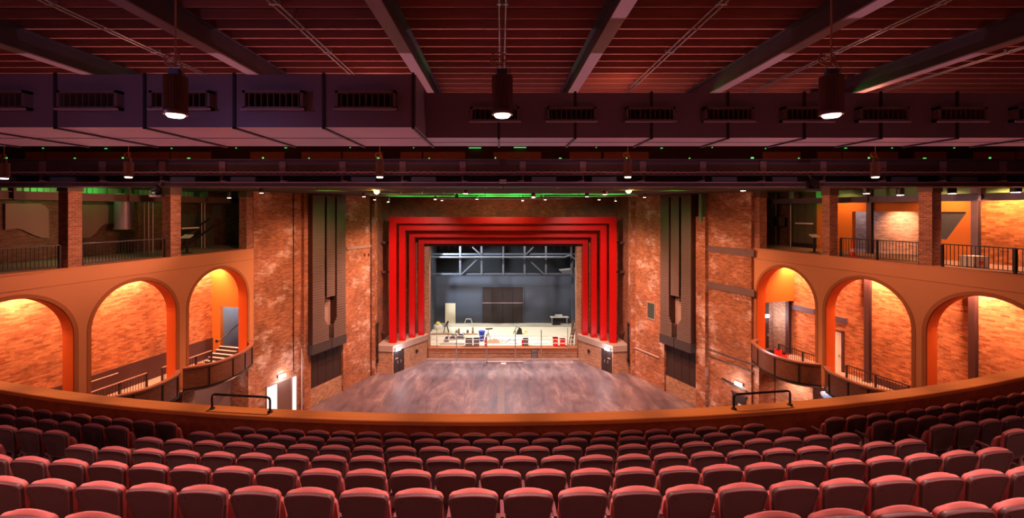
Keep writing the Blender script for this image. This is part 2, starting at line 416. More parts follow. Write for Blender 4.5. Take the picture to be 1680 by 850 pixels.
def railing(name, A, t0, t1, d, z, h, label, parent_cat='railing', post_every=2.6, group=None, bal=0.145, slope=0.0, mat='rail_black', handmat=None, balus=True, low=0.1):
    """metal railing on a straight line in a wall frame; slope = rise per metre of t"""
    p = A.P((t0 + t1) / 2, d, z + slope * (t1 - t0) / 2)
    T = thing(name, label, 'railing', p, group)
    a, b = A.P(t0, d, z), A.P(t1, d, z + slope * (t1 - t0))
    up = Vector((0, 0, h))
    MB().beam(a + up, b + up, .06, .05).build('handrail', handmat or mat, T)
    lo = Vector((0, 0, low))
    MB().beam(a + lo, b + lo, .04, .03).build('bottom_rail', mat, T)
    L = abs(t1 - t0); npost = max(2, round(L / post_every) + 1)
    for i in range(npost):
        q = a.lerp(b, i / (npost - 1)); MB().box(q.x - .045, q.x + .045, q.y - .045, q.y + .045, q.z, q.z + h - .02).build('post', mat, T)
    if balus:
        n = int(L / bal); me = None
        for i in range(1, n):
            q = a.lerp(b, i / n)
            if me is None:
                me = MB().box(-.01, .01, -.01, .01, low, h - .02).data('baluster', M[mat])
            o = bpy.data.objects.new('baluster', me); COL.objects.link(o); o.parent = T; o.location = q - Vector(p)
    return T

def fascia(name, pts, label, dividers):
    """bulging timber front of a gallery; pts in plan"""
    P = [Vector(p) for p in pts]
    path = []
    sp = []
    n = 26
    # Catmull-Rom through the points
    for i in range(len(P) - 1):
        p0 = P[max(i - 1, 0)]; p1 = P[i]; p2 = P[i + 1]; p3 = P[min(i + 2, len(P) - 1)]
        for k in range(7):
            t = k / 7
            sp.append(.5 * ((2 * p1) + (-p0 + p2) * t + (2 * p0 - 5 * p1 + 4 * p2 - p3) * t * t + (-p0 + 3 * p1 - 3 * p2 + p3) * t ** 3))
    sp.append(P[-1])
    inward = 1 if P[0].x < 0 else -1          # towards the hall
    for i, p in enumerate(sp):
        a = sp[max(i - 1, 0)]; b = sp[min(i + 1, len(sp) - 1)]; d = (b - a).normalized()
        o = Vector((d.y, -d.x))
        if o.x * inward < 0: o = -o
        path.append((p, o))
    c = sum(P, Vector((0, 0))) / len(P)
    T = thing(name, label, 'balcony front', (c.x, c.y, 5.2))
    MB().sweep([(0, 5.38), (0, 6.5), (-.1, 6.5), (-.1, 5.38)], path).build('panel', 'fascia_wood', T)
    MB().sweep([(.07, 6.5), (.07, 6.6), (-.2, 6.6), (-.2, 6.5)], path).build('cap_rail', 'fascia_cap', T)
    MB().sweep([(.04, 5.31), (.04, 5.4), (-.12, 5.4), (-.12, 5.31)], path).build('bottom_rail', 'black', T)
    for k in range(1, dividers + 1):
        i = round(k * (len(path) - 1) / (dividers + 1)); p, o = path[i]
        d = Vector((-o.y, o.x)) * .035
        m = MB(); m.slab([p - d + o * .0, p + d + o * .0, p + d + o * .045, p - d + o * .045], 5.4, 6.5)
        m.build('divider', 'black', T)
    return path

fL1 = [(-17.3, 30.1), (-16.75, 29.6), (-16.35, 28.6), (-16.25, 27.2), (-16.75, 25.6), (-17.95, 24.75)]
fL2 = [(-17.95, 24.5), (-17.5, 23.6), (-17.65, 22.0), (-18.55, 20.9), (-19.6, 20.4)]
fR1 = [(17.7, 30.4), (17.1, 29.9), (16.85, 29.2), (16.62, 27.6), (16.95, 26.4), (17.6, 25.7), (18.5, 25.35)]
fR2 = [(18.5, 25.1), (18.1, 24.2), (18.2, 23.0), (18.5, 22.1), (19.2, 21.5), (20.1, 21.1)]
pl1 = fascia('balcony_fascia', fL1, 'curved dark timber balcony front under the arch with the stair doorway', 5)
pl2 = fascia('balcony_fascia', fL2, 'curved dark timber balcony front under the arch with white handrails', 4)
pr1 = fascia('balcony_fascia', fR1, 'curved dark timber balcony front below the arch with the bright white lamp', 4)
pr2 = fascia('balcony_fascia', fR2, 'curved dark timber balcony front below the arch with the pale doorway', 4)
def gallery_floor(name, A, paths, rev):
    pts = [p - o * .3 for path in paths for p, o in path]
    b1 = A.P(21, .7); b0 = A.P(21, 3.35); b2 = A.P(-.3, 3.35)
    poly = [(p.x, p.y) for p in pts] + [(b1.x, b1.y), (b0.x, b0.y), (b2.x, b2.y)]
    struct(MB().slab(poly, 5.1, 5.2).build(name, 'concrete'))
gallery_floor('floor_left_gallery', AL, (pl1, pl2), False)
gallery_floor('floor_right_gallery', AR, (pr1, pr2), True)

# ---- left lower gallery
def left_gallery():
    A = AL
    # end wall with doorway to the stair
    d0, d1 = A.d(394, .3), A.d(361, .3)
    zt = A.z(504, .3, 1.7)
    poly = [(.68, 5.0), (d0, 5.0), (d0, zt), (d1, zt), (d1, 5.0), (3.4, 5.0), (3.4, 12.35), (.68, 12.35)]
    T = A.T @ Matrix(((0, 1, 0, 0), (1, 0, 0, 0), (0, 0, 1, 0), (0, 0, 0, 1)))
    e = struct(MB().prism(poly, .05, .3, T).build('wall_left_gallery_end', 'orange'))
    # stairwell beyond
    s = MB(); s.box(-2.6, -2.45, .2, 3.6, 5, 10, A.T); s.box(-2.6, .05, 3.0, 3.1, 5, 10, A.T); s.box(-2.6, .05, .1, .2, 5, 10, A.T); s.box(-2.6, .05, .1, 3.1, 9.9, 10, A.T)
    struct(s.build('wall_left_stairwell', 'cool_wall'))
    t = thing('gallery_stair', 'short flight of steps with white nosings climbing into the grey doorway', 'stairs', A.P(.8, 1.6, 5.2))
    for i in range(5):
        m = MB(); m.box(1.5 - .28 * (i + 1), 1.5 - .28 * i if i else 1.5, d0, d1, 5.2, 5.2 + .16 * (i + 1), A.T)
        st = m.build('step', 'dado', t)
        MB().box(1.5 - .28 * (i + 1) + .17, 1.5 - .28 * i + .012, d0, d1, 5.2 + .16 * (i + 1), 5.2 + .16 * (i + 1) + .02, A.T).build('nosing', 'white', st)
    a = A.P(.6, d1 - .15, 6.4); b = A.P(-2.3, d1 - .5, 8.0)
    h = thing('stair_handrail', 'dark sloping handrail on the grey stairwell wall behind the doorway', 'handrail', (a + b) / 2)
    MB().tube([a, b], .035).build('rail', 'rail_black', h)
    for k in (.2, .8):
        q = a.lerp(b, k); MB().tube([q, q + Vector((-.15, 0, -.05))], .02).build('bracket', 'rail_black', h)
    q = A.P(.3 + .02, d1 + .25, 6.3)
    MB().box(.3, .36, d1 + .2, d1 + .34, 6.25, 6.42, A.T).build('call_point', 'black', e)
    # dado along the back wall
    MB().box(.3, 21, 3.22, 3.3, 5.2, 6.55, A.T).build('dado_board', 'dado', bpy.data.objects['wall_left_gallery'])
    railing('gallery_railing', A, 1.75, 5.0, 1.75, 5.2, 1.0, 'railing with thin bars in front of the doorway steps, beside the red crate', handmat='seat_metal', post_every=1.2)
    railing('gallery_railing', A, 5.9, 11.6, 1.75, 5.2, 1.0, 'railing with thin bars and pale handrail seen through the middle dark-based arch', handmat='seat_metal', post_every=1.6)
    h = thing('wall_handrail', 'pale handrail fixed to the dark dado behind the white-railed arch', 'handrail', A.P(8, 3.1, 6.1))
    MB().tube([A.P(6.5, 3.05, 6.3), A.P(11.5, 3.05, 6.3)], .03).build('rail', 'seat_metal', h)
    for k in range(4):
        MB().tube([A.P(6.8 + 1.4 * k, 3.22, 6.2), A.P(6.8 + 1.4 * k, 3.05, 6.28)], .02).build('bracket', 'seat_metal', h)
    tc = A.t(325, 1.1); c = MB(); c.box(tc - .33, tc + .33, .95, 1.3, 5.2, 5.8, A.T)
    t = thing('crate', 'red crate standing on the gallery floor under the stair arch', 'crate', A.P(4.5, 1.2, 5.2))
    c.build('body', 'plastic_red', t)
    for dz in (5.75, 5.5): MB().box(tc - .36, tc + .36, .92, 1.33, dz, dz + .05, A.T).build('rim', 'plastic_red', t)
    # thin pole near third pier
    p = thing('marker_pole', 'thin white pole standing against the dark dado in the middle arch', 'pole', A.P(10.6, 2.3, 5.2))
    MB().tube([A.P(10.6, 2.3, 5.2), A.P(10.6, 2.3, 6.9)], .025).build('pole', 'white', p)
    MB().lathe([(.12, 0), (.12, .05), (.03, .08)], 12, Matrix.Translation(A.P(10.6, 2.3, 5.2))).build('base', 'white', p)
left_gallery()

# ---- right lower gallery
def right_gallery():
    A = AR
    T = A.T @ Matrix(((0, 1, 0, 0), (1, 0, 0, 0), (0, 0, 1, 0), (0, 0, 0, 1)))
    zb = 9.05
    struct(MB().box(.0, .3, .68, 3.3, zb, 12.35, A.T).build('wall_right_gallery_end', 'orange'))
    struct(MB().box(-1.6, .0, .68, 3.4, zb, zb + .1, A.T).build('ceiling_right_lobby', 'umber'))
    struct(MB().box(-1.8, -1.5, .5, 3.5, 5.0, zb, A.T).build('wall_right_lobby', 'brick_pale'))
    struct(MB().box(-1.6, .3, 3.3, 3.6, 5.0, 12.3, A.T).build('wall_right_lobby_side', 'brick_pale'))
    struct(MB().box(-1.6, 0.0, .4, .6, 5.0, 9.1, A.T).build('wall_right_lobby_inner', 'orange'))
    d0, d1 = A.d(1253, -1.5), min(A.d(1270, -1.5), 2.9)
    t = thing('lobby_door', 'dark brown door in the lobby beside the bright white lamp', 'door', A.P(-1.45, (d0 + d1) / 2, 5.2))
    MB().box(-1.5, -1.44, d0, d1, 5.2, 8.9, A.T).build('leaf', 'dado', t)
    for z in (5.3, 6.3, 7.6): MB().box(-1.44, -1.42, d0 + .1, d1 - .1, z, z + .8, A.T).build('door_panel', 'vent_dark', t)
    MB().box(-1.44, -1.36, d1 - .15, d1 - .1, 6.1, 6.3, A.T).build('handle', 'galv', t)
    # steel columns and bands on the back wall
    for px, zt, lab in ((1292, 9.05, 'dark steel column by the lobby in the arch nearest the brick wall'), (1422, 12.3, 'dark steel column crossing the back wall of the middle arch'), (1595, 12.3, 'dark steel column on the back wall of the arch farthest from the stage')):
        tt = A.t(px, 3.05)
        c = thing('steel_column', lab, 'column', A.P(tt, 3.1, 5.2))
        m = MB(); m.box(tt - .13, tt + .13, 3.0, 3.03, 5.2, zt, A.T); m.box(tt - .13, tt + .13, 3.22, 3.26, 5.2, zt, A.T); m.box(tt - .012, tt + .012, 3.03, 3.22, 5.2, zt, A.T)
        m.build('shaft', 'dado', c); MB().box(tt - .2, tt + .2, 2.92, 3.29, 5.2, 5.24, A.T).build('base_plate', 'dado', c)
    for pa, pb, py in ((1297, 1336, 507), (1352, 1389, 523)):
        ta, tb = A.t(pa, 3.25), A.t(pb, 3.25); z = A.z(py, (ta + tb) / 2, 3.25)
        MB().box(ta, tb, 3.2, 3.31, z - .18, z + .18, A.T).build('wall_band', 'steel', bpy.data.objects['wall_right_gallery'])
    # pale doorway in back wall
    ta, tb = A.t(1360, 3.28), A.t(1382, 3.28)
    d = thing('pale_door', 'pale lit door with a dark frame in the brick wall behind the middle arch', 'door', A.P((ta + tb) / 2, 3.26, 5.2))
    zt = A.z(546, tb, 3.28)
    MB().box(ta, tb, 3.24, 3.3, 5.2, zt, A.T).build('leaf', 'white', d)
    fr = MB(); fr.box(tb, tb + .12, 3.18, 3.31, 5.2, zt + .1, A.T); fr.box(ta, tb + .12, 3.18, 3.31, zt, zt + .1, A.T); fr.build('frame', 'dado', d)
    MB().box(tb - .2, tb - .12, 3.18, 3.24, 6.1, 6.25, A.T).build('handle', 'galv', d)
    MB().box(5.6, 21, 3.24, 3.3, 5.2, 5.6, A.T).build('skirting', 'dado', bpy.data.objects['wall_right_gallery'])
    railing('gallery_railing', A, .6, 4.2, 1.6, 5.2, 1.0, 'thin barred railing behind the red crate in the lamp-lit arch', post_every=1.8)
    railing('gallery_railing', A, 5.0, 9.8, 1.9, 5.2, 1.0, 'thin barred railing in front of the pale door in the middle arch', post_every=1.6)
    for k, (t0, lab) in enumerate(((A.t(1286, 1.0), 'small red box nearer the middle arch on the balcony floor'), (A.t(1276.5, 1.0), 'taller red crate on the balcony floor below the bright lamp'))):
        c = thing('crate', lab, 'crate', A.P(t0, 1.0, 5.2)); h = .8 if k else .65
        MB().box(t0 - .16, t0 + .16, .85, 1.15, 5.2, 5.2 + h, A.T).build('body', 'plastic_red', c)
        MB().box(t0 - .18, t0 + .18, .83, 1.17, 5.2 + h - .06, 5.2 + h, A.T).build('rim', 'plastic_red', c)
    # blue-lit uplighter beneath second front
    q = Vector((18.55, 25.0, 5.0))
    u = thing('wall_light', 'pale blue half-moon wall light under the step between the curved balcony fronts', 'light', q)
    prof = [(.0, -.24), (.14, -.2), (.25, -.1), (.3, .02), (.28, .08)]
    MB().lathe(prof, 20, Matrix.Translation(q)).build('shade', glow('glow_blue', (.35, .6, 1), .55), u)
    MB().box(q.x - .03, q.x + .4, q.y - .06, q.y + .06, q.z, q.z + .1).build('arm', 'black', u)
right_gallery()

# ---- rooms under the galleries (seen through the gap above the parapet)
def undercroft():
    for A, nm, spec in ((AL, 'left', [(0.0, .35, 'brick_splay')]), (AR, 'right', [(0.0, .4, 'brick_splay')])):
        w = bpy.data.objects['wall_%s_lower' % nm]
        MB().box(-.02, .6, -.1, 1.3, 0, 5.0, A.T).build('pier', 'brick_splay', w)
        MB().box(4.5, 5.3, -.1, 1.3, 0, 5.0, A.T).build('pier', 'brick_pale', w)
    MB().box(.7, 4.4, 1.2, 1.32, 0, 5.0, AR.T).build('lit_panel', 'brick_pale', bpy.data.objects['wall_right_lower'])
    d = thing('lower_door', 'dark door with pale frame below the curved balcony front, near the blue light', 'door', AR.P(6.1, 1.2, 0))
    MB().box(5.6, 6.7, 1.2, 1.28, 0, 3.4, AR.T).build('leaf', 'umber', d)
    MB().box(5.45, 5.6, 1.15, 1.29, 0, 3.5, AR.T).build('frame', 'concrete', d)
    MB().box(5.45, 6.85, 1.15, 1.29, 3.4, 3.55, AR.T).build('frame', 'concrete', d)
undercroft()

# ---- upper galleries: pillars, railings, back walls
def pillar(A, t0, t1, label, depth=.62):
    T = thing('brick_pillar', label, 'pillar', A.P((t0 + t1) / 2, .35, SLAB + .05))
    m = MB().box(t0, t1, .05, .05 + depth, SLAB + .05, CEIL, A.T); m.build('shaft', 'brick_pier', T)
    MB().box(t0 - .04, t1 + .04, .02, .08 + depth, CEIL - .42, CEIL - .02, A.T).build('bearing', 'brown_beam', T)
def upper_left():
    A = AL
    pillar(A, A.t(136), A.t(113), 'brick pillar on the dark upper gallery, with bars on both its sides')
    pillar(A, A.t(298), A.t(281), 'brick pillar on the dark upper gallery, beside the open bay without bars')
    pillar(A, .02, .6, 'brick pier ending the dark upper gallery at the tall weathered wall')
    railing('gallery_railing', A, A.t(104), 15.5, .25, SLAB + .05, 1.05, 'black barred railing on the dark upper gallery, farthest from the stage', post_every=2.2)
    railing('gallery_railing', A, A.t(276), A.t(140), .25, SLAB + .05, 1.05, 'black barred railing between the two brick pillars of the dark upper gallery', post_every=5)
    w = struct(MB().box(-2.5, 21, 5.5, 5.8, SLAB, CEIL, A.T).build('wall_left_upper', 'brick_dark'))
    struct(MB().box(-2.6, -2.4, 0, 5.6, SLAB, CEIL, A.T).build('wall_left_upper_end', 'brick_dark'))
    # grey boarded openings with curved brick infill
    for pts in (((8, 334), (64, 334), (74, 338), (79, 345), (80, 391), (68, 390), (58, 387), (47, 382), (36, 377), (26, 375), (8, 377)),
                ((134, 336), (212, 336), (212, 367), (190, 366), (170, 368), (163, 374), (156, 383), (148, 389), (134, 391))):
        poly = []
        for px, py in pts:
            t = A.t(px, 5.4); poly.append((t, A.z(py, t, 5.4)))
        MB().prism(poly, 5.36, 5.5, A.T).build('board_panel', 'umber', w)
    for pa, pb, y0, y1 in ((297, 325, 351, 383), (322, 350, 351, 418), (350, 392, 337, 358)):
        ta, tb = A.t(pb, 5.4), A.t(pa, 5.4)
        MB().box(ta, tb, 5.35, 5.5, A.z(y1, ta, 5.4), A.z(y0, ta, 5.4), A.T).build('board_panel', 'clad', w)
    # horizontal steel beam across the bays and green-lit deck above
    b = thing('steel_beam', 'brown steel beam across the dark upper gallery above the boarded openings', 'beam', A.P(8, 3.0, 16.1))
    m = MB(); m.box(-2, 18, 2.9, 3.15, 16.0, 16.05, A.T); m.box(-2, 18, 2.9, 3.15, 16.35, 16.4, A.T); m.box(-2, 18, 3.0, 3.04, 16.05, 16.35, A.T)
    m.build('girder', 'brown_beam', b)
    for t in (1.0, 6.0, 11.0, 16.0): MB().box(t - .05, t + .05, 2.85, 3.2, 16.0, CEIL - .01, A.T).build('hanger', 'brown_beam', b)
    g = MB()
    t = -1.0
    while t < 14:
        g.box(t, t + .14, 5.1, 5.2, 16.35, CEIL, A.T); g.box(t + .14, t + .28, 5.16, 5.26, 16.35, CEIL, A.T); t += .28
    tag(g.build('roof_cladding', 'green_lit_panel'), 'strip of ribbed cladding lit green above the dark upper gallery', 'cladding')
    # round and rectangular ducts, pipes, desk
    for px0, px1, py, rr, lab in ((-20, 62, 352, .5, 'round dark duct high in the bay farthest from the stage'),):
        pass
    d = thing('vertical_duct', 'upright grey duct beside the brick infill between the gallery pillars', 'duct', A.P(A.t(205, 4.6), 4.6, SLAB))
    MB().lathe([(.45, 14.4), (.45, 16.5)], 20, Matrix.Translation(Vector((A.P(A.t(203, 4.6), 4.6).x, A.P(A.t(203, 4.6), 4.6).y, 0)))).build('body', 'duct', d)
    MB().lathe([(.5, 14.35), (.5, 14.45)], 20, Matrix.Translation(Vector((A.P(A.t(203, 4.6), 4.6).x, A.P(A.t(203, 4.6), 4.6).y, 0)))).build('flange', 'grille', d)
    for pxs, lab in (((237, 244, 251), 'group of thin conduits rising behind the bars of the dark upper gallery'), ((331, 336), 'pair of thin conduits rising in the open bay of the dark gallery')):
        t = A.t(pxs[0], 4.0); q = A.P(t, 4.0, SLAB)
        c = thing('conduit', lab, 'pipe', q)
        for px in pxs:
            tt = A.t(px, 4.0); MB().tube([A.P(tt, 4.0, SLAB), A.P(tt, 4.0, CEIL - .05)], .03, 6).build('pipe', 'seat_metal', c)
    for pa, pb, d_, z, lab in ((345, 394, 3.5, 0, ''),):
        pass
    t0 = A.t(303, 2.5)
    k = thing('lectern_stand', 'small black stand with a pale sloping top beside the gallery pillar', 'stand', A.P(A.t(308, 1.6), 1.6, SLAB))
    q = A.P(A.t(307, 1.6), 1.6, SLAB)
    MB().box(q.x - .05, q.x + .05, q.y - .05, q.y + .05, SLAB, SLAB + 1.0).build('post', 'black', k)
    MB().box(q.x - .22, q.x + .22, q.y - .2, q.y + .2, SLAB, SLAB + .04).build('base', 'black', k)
    tp = Matrix.Translation((q.x, q.y, SLAB + 1.05)) @ Matrix.Rotation(R(25), 4, 'X')
    MB().box(-.28, .28, -.2, .2, -.02, .03, tp).build('top', 'white', k)
    # sloping struts in the last bay
    for k in range(2):
        a, b = A.P(2.9, 3.0 + .4 * k, SLAB + .1 + .5 * k), A.P(.4, 3.0 + .4 * k, SLAB + 1.6 + .5 * k)
        s = thing('stair_stringer', 'sloping dark stair rail, %s of a pair in the open gallery bay' % ('lower' if k == 0 else 'upper'), 'stair rail', (a + b) / 2)
        MB().beam(a, b, .06, .12).build('rail', 'black', s); MB().beam(a, a + Vector((0, 0, .5)), .05, .05).build('post', 'black', s)
    x = thing('strip_light', 'short pale strip light fixed low in the open bay of the dark gallery', 'light', A.P(3.4, 3.0, SLAB + 1.6))
    a, b = A.P(A.t(298, 3.2), 3.2, SLAB + 1.5), A.P(A.t(326, 3.2), 3.2, SLAB + 1.5)
    MB().beam(a, b, .05, .09).build('tube', 'white', x); MB().beam(a + Vector((0, .06, 0)), b + Vector((0, .06, 0)), .05, .13).build('back_plate', 'grille', x)
upper_left()

def upper_right():
    A = AR
    pillar(A, A.t(1347.5), A.t(1360), 'weathered brick pillar on the bright upper gallery, nearer the stage')
    pillar(A, A.t(1506), A.t(1528), 'dark brick pillar on the bright upper gallery, between the two railings')
    pillar(A, .0, .5, 'brick pier ending the bright upper gallery at the tall weathered wall')
    railing('gallery_railing', A, A.t(1374), A.t(1503), .25, SLAB + .05, 1.05, 'black barred railing in front of the brick opening with the red cone', post_every=2.1)
    railing('gallery_railing', A, A.t(1540), 15.5, .25, SLAB + .05, 1.05, 'black barred railing in front of the white box and the glowing brick wall', post_every=2.4)
    db = 4.3
    # orange wall with an opening
    ta, tb = A.t(1340, db), A.t(1598, db); oa, ob = A.t(1398, db), A.t(1585, db)
    zt = A.z(347, oa, db); zt2 = zt
    obb = A.t(1490, db)
    poly = [(ta, SLAB), (oa, SLAB), (oa, zt), (ob, zt), (ob, SLAB), (tb, SLAB), (tb, CEIL), (ta, CEIL)]
    struct(MB().prism(poly, db, db + .3, A.T).build('wall_right_upper', 'orange'))
    struct(MB().box(oa - 4.5, ob + 1, 6.6, 6.9, SLAB, CEIL, A.T).build('wall_right_upper_inner', 'brick_pale'))
    # boarded part of the opening (blue-grey, with a diagonal edge)
    p = A.t(1548, db)
    b = [(p - .55, SLAB + .9), (p, SLAB + .9), (ob, zt), (p - .55, zt)]
    MB().prism([(p - .4, zt), (ob, zt), (p + .1, SLAB + 1.1), (p - .4, SLAB + 1.1)], db + .1, db + .2, A.T).build('board', 'stage_grey', bpy.data.objects['wall_right_upper'])
    MB().prism([(ob + .02, zt), (ob + .02, SLAB), (p - .4, SLAB), (p - .4, SLAB + 1.1), (p + .1, SLAB + 1.1)], db + .05, db + .15, A.T).build('board', 'orange', bpy.data.objects['wall_right_upper'])
    struct(MB().box(tb, 21, db, db + .3, SLAB, CEIL, A.T).build('wall_right_upper_brick', 'brick_arch'))
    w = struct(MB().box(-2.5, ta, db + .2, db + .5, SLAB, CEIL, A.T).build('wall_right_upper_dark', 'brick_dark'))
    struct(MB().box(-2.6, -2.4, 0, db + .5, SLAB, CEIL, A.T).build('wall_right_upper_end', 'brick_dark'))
    for k in range(4):
        pa, pb = 1293 + 13.5 * k, 1293 + 13.5 * (k + 1) - 1
        t0, t1 = A.t(pa, db), A.t(pb, db)
        MB().box(t0, t1, db + .1, db + .22, SLAB, 16.3, A.T).build('clad_panel', 'clad', w)
    MB().box(A.t(1296, db), A.t(1345, db), db, db + .1, SLAB, SLAB + .3, A.T).build('skirting', 'black', w)
    b = thing('steel_beam', 'grey steel beam over the bright upper gallery with spotlights above it', 'beam', A.P(8, 2.2, 16))
    m = MB(); m.box(-2, 18, 2.1, 2.35, 15.95, 16.0, A.T); m.box(-2, 18, 2.1, 2.35, 16.25, 16.3, A.T); m.box(-2, 18, 2.2, 2.24, 16.0, 16.25, A.T)
    m.build('girder', 'steel', b)
    for t in (1.0, 6.0, 11.0): MB().box(t - .05, t + .05, 2.05, 2.4, 15.95, CEIL - .01, A.T).build('hanger', 'steel', b)
    struct(MB().box(A.t(1340, db), 21, db - .06, db, 16.3, CEIL, A.T).build('wall_right_upper_frieze', 'green_lit_panel'))
    for px, d, z1, lab in ((1427.5, 4.1, CEIL, 'dark steel column standing in the brick opening behind the red cone'), (1601, 3.9, CEIL, 'grey steel column between the orange wall and the glowing brick wall')):
        t = A.t(px, d); c = thing('steel_column', lab, 'column', A.P(t, d, SLAB))
        m = MB(); m.box(t - .14, t + .14, d - .12, d - .09, SLAB, z1, A.T); m.box(t - .14, t + .14, d + .09, d + .12, SLAB, z1, A.T); m.box(t - .015, t + .015, d - .09, d + .09, SLAB, z1, A.T)
        m.build('shaft', 'steel', c); MB().box(t - .2, t + .2, d - .18, d + .18, SLAB, SLAB + .03, A.T).build('base_plate', 'steel', c)
    # traffic cone
    q = A.P(A.t(1399, 1.0), 1.0, SLAB)
    c = thing('traffic_cone', 'red traffic cone behind the railing of the bright upper gallery', 'cone', q)
    MB().lathe([(.16, .03), (.05, .85), (.03, .86)], 16, Matrix.Translation(q)).build('body', 'plastic_red', c)
    MB().box(q.x - .2, q.x + .2, q.y - .2, q.y + .2, q.z, q.z + .035).build('base', 'plastic_red', c)
    MB().lathe([(.125, .3), (.1, .48)], 16, Matrix.Translation(q)).build('band', 'white', c)
    # white box on the floor
    q = A.P(A.t(1598, 1.8), 1.8, SLAB)
    c = thing('carton', 'white carton with an orange mark on the gallery floor by the grey column', 'box', q)
    MB().box(q.x - .36, q.x + .36, q.y - .3, q.y + .3, q.z, q.z + .5).build('body', 'white', c)
    MB().box(q.x - .1, q.x + .1, q.y - .31, q.y - .3, q.z + .15, q.z + .32).build('mark', 'barrier', c)
    MB().box(q.x - .38, q.x + .38, q.y - .32, q.y + .32, q.z + .5, q.z + .54).build('lid', 'white', c)
    # desk, strip light, cage by the dark end
    q = A.P(A.t(1336, 1.5), 1.5, SLAB)
    k = thing('lectern_stand', 'small black stand with a pale sloping top beside the weathered gallery pillar', 'stand', q)
    MB().box(q.x - .05, q.x + .05, q.y - .05, q.y + .05, SLAB, SLAB + 1.0).build('post', 'black', k)
    MB().box(q.x - .2, q.x + .2, q.y - .2, q.y + .2, SLAB, SLAB + .04).build('base', 'black', k)
    tp = Matrix.Translation((q.x, q.y, SLAB + 1.05)) @ Matrix.Rotation(R(25), 4, 'X')
    MB().box(-.24, .24, -.18, .18, -.02, .03, tp).build('top', 'white', k)
    a, b = A.P(A.t(1305, 3.6), 3.6, SLAB + 1.75), A.P(A.t(1334, 3.6), 3.6, SLAB + 1.75)
    x = thing('strip_light', 'pale strip light on the greenish cladding of the upper gallery', 'light', (a + b) / 2)
    MB().beam(a, b, .05, .09).build('tube', 'white', x); MB().beam(a + Vector((0, .06, 0)), b + Vector((0, .06, 0)), .05, .13).build('back_plate', 'grille', x)
    for pxs, lab in (((1273, 1297), 'two thin upright conduits beside the gallery cladding'),):
        c = thing('conduit', lab, 'pipe', A.P(A.t(pxs[0], 3.8), 3.8, SLAB))
        for px in pxs:
            tt = A.t(px, 3.8); MB().tube([A.P(tt, 3.8, SLAB), A.P(tt, 3.8, CEIL - .05)], .03, 6).build('pipe', 'seat_metal', c)
    q = A.P(A.t(1281, 3.6), 3.6, SLAB + 1.5)
    x = thing('control_cabinet', 'black control cabinet on the dark brick of the upper gallery', 'cabinet', q)
    MB().box(q.x - .25, q.x + .25, q.y - .1, q.y + .4, q.z, q.z + .7).build('case', 'black', x); MB().box(q.x - .21, q.x + .21, q.y - .12, q.y - .1, q.z + .05, q.z + .65).build('door_panel', 'vent_dark', x)
upper_right()

# ------------------------------------------------------------------ splayed brick walls with the louvred towers
def splay(A, nm, edge_px, panels, sideface, first_left):
    L = 12.5
    w = struct(MB().box(-.05, L, 0, .5, 0, CEIL, A.T).build('wall_%s_splay' % nm, 'brick_splay'))
    return w
wSL = splay(SL, 'left', None, None, None, True)
wSR = splay(SR, 'right', None, None, None, False)

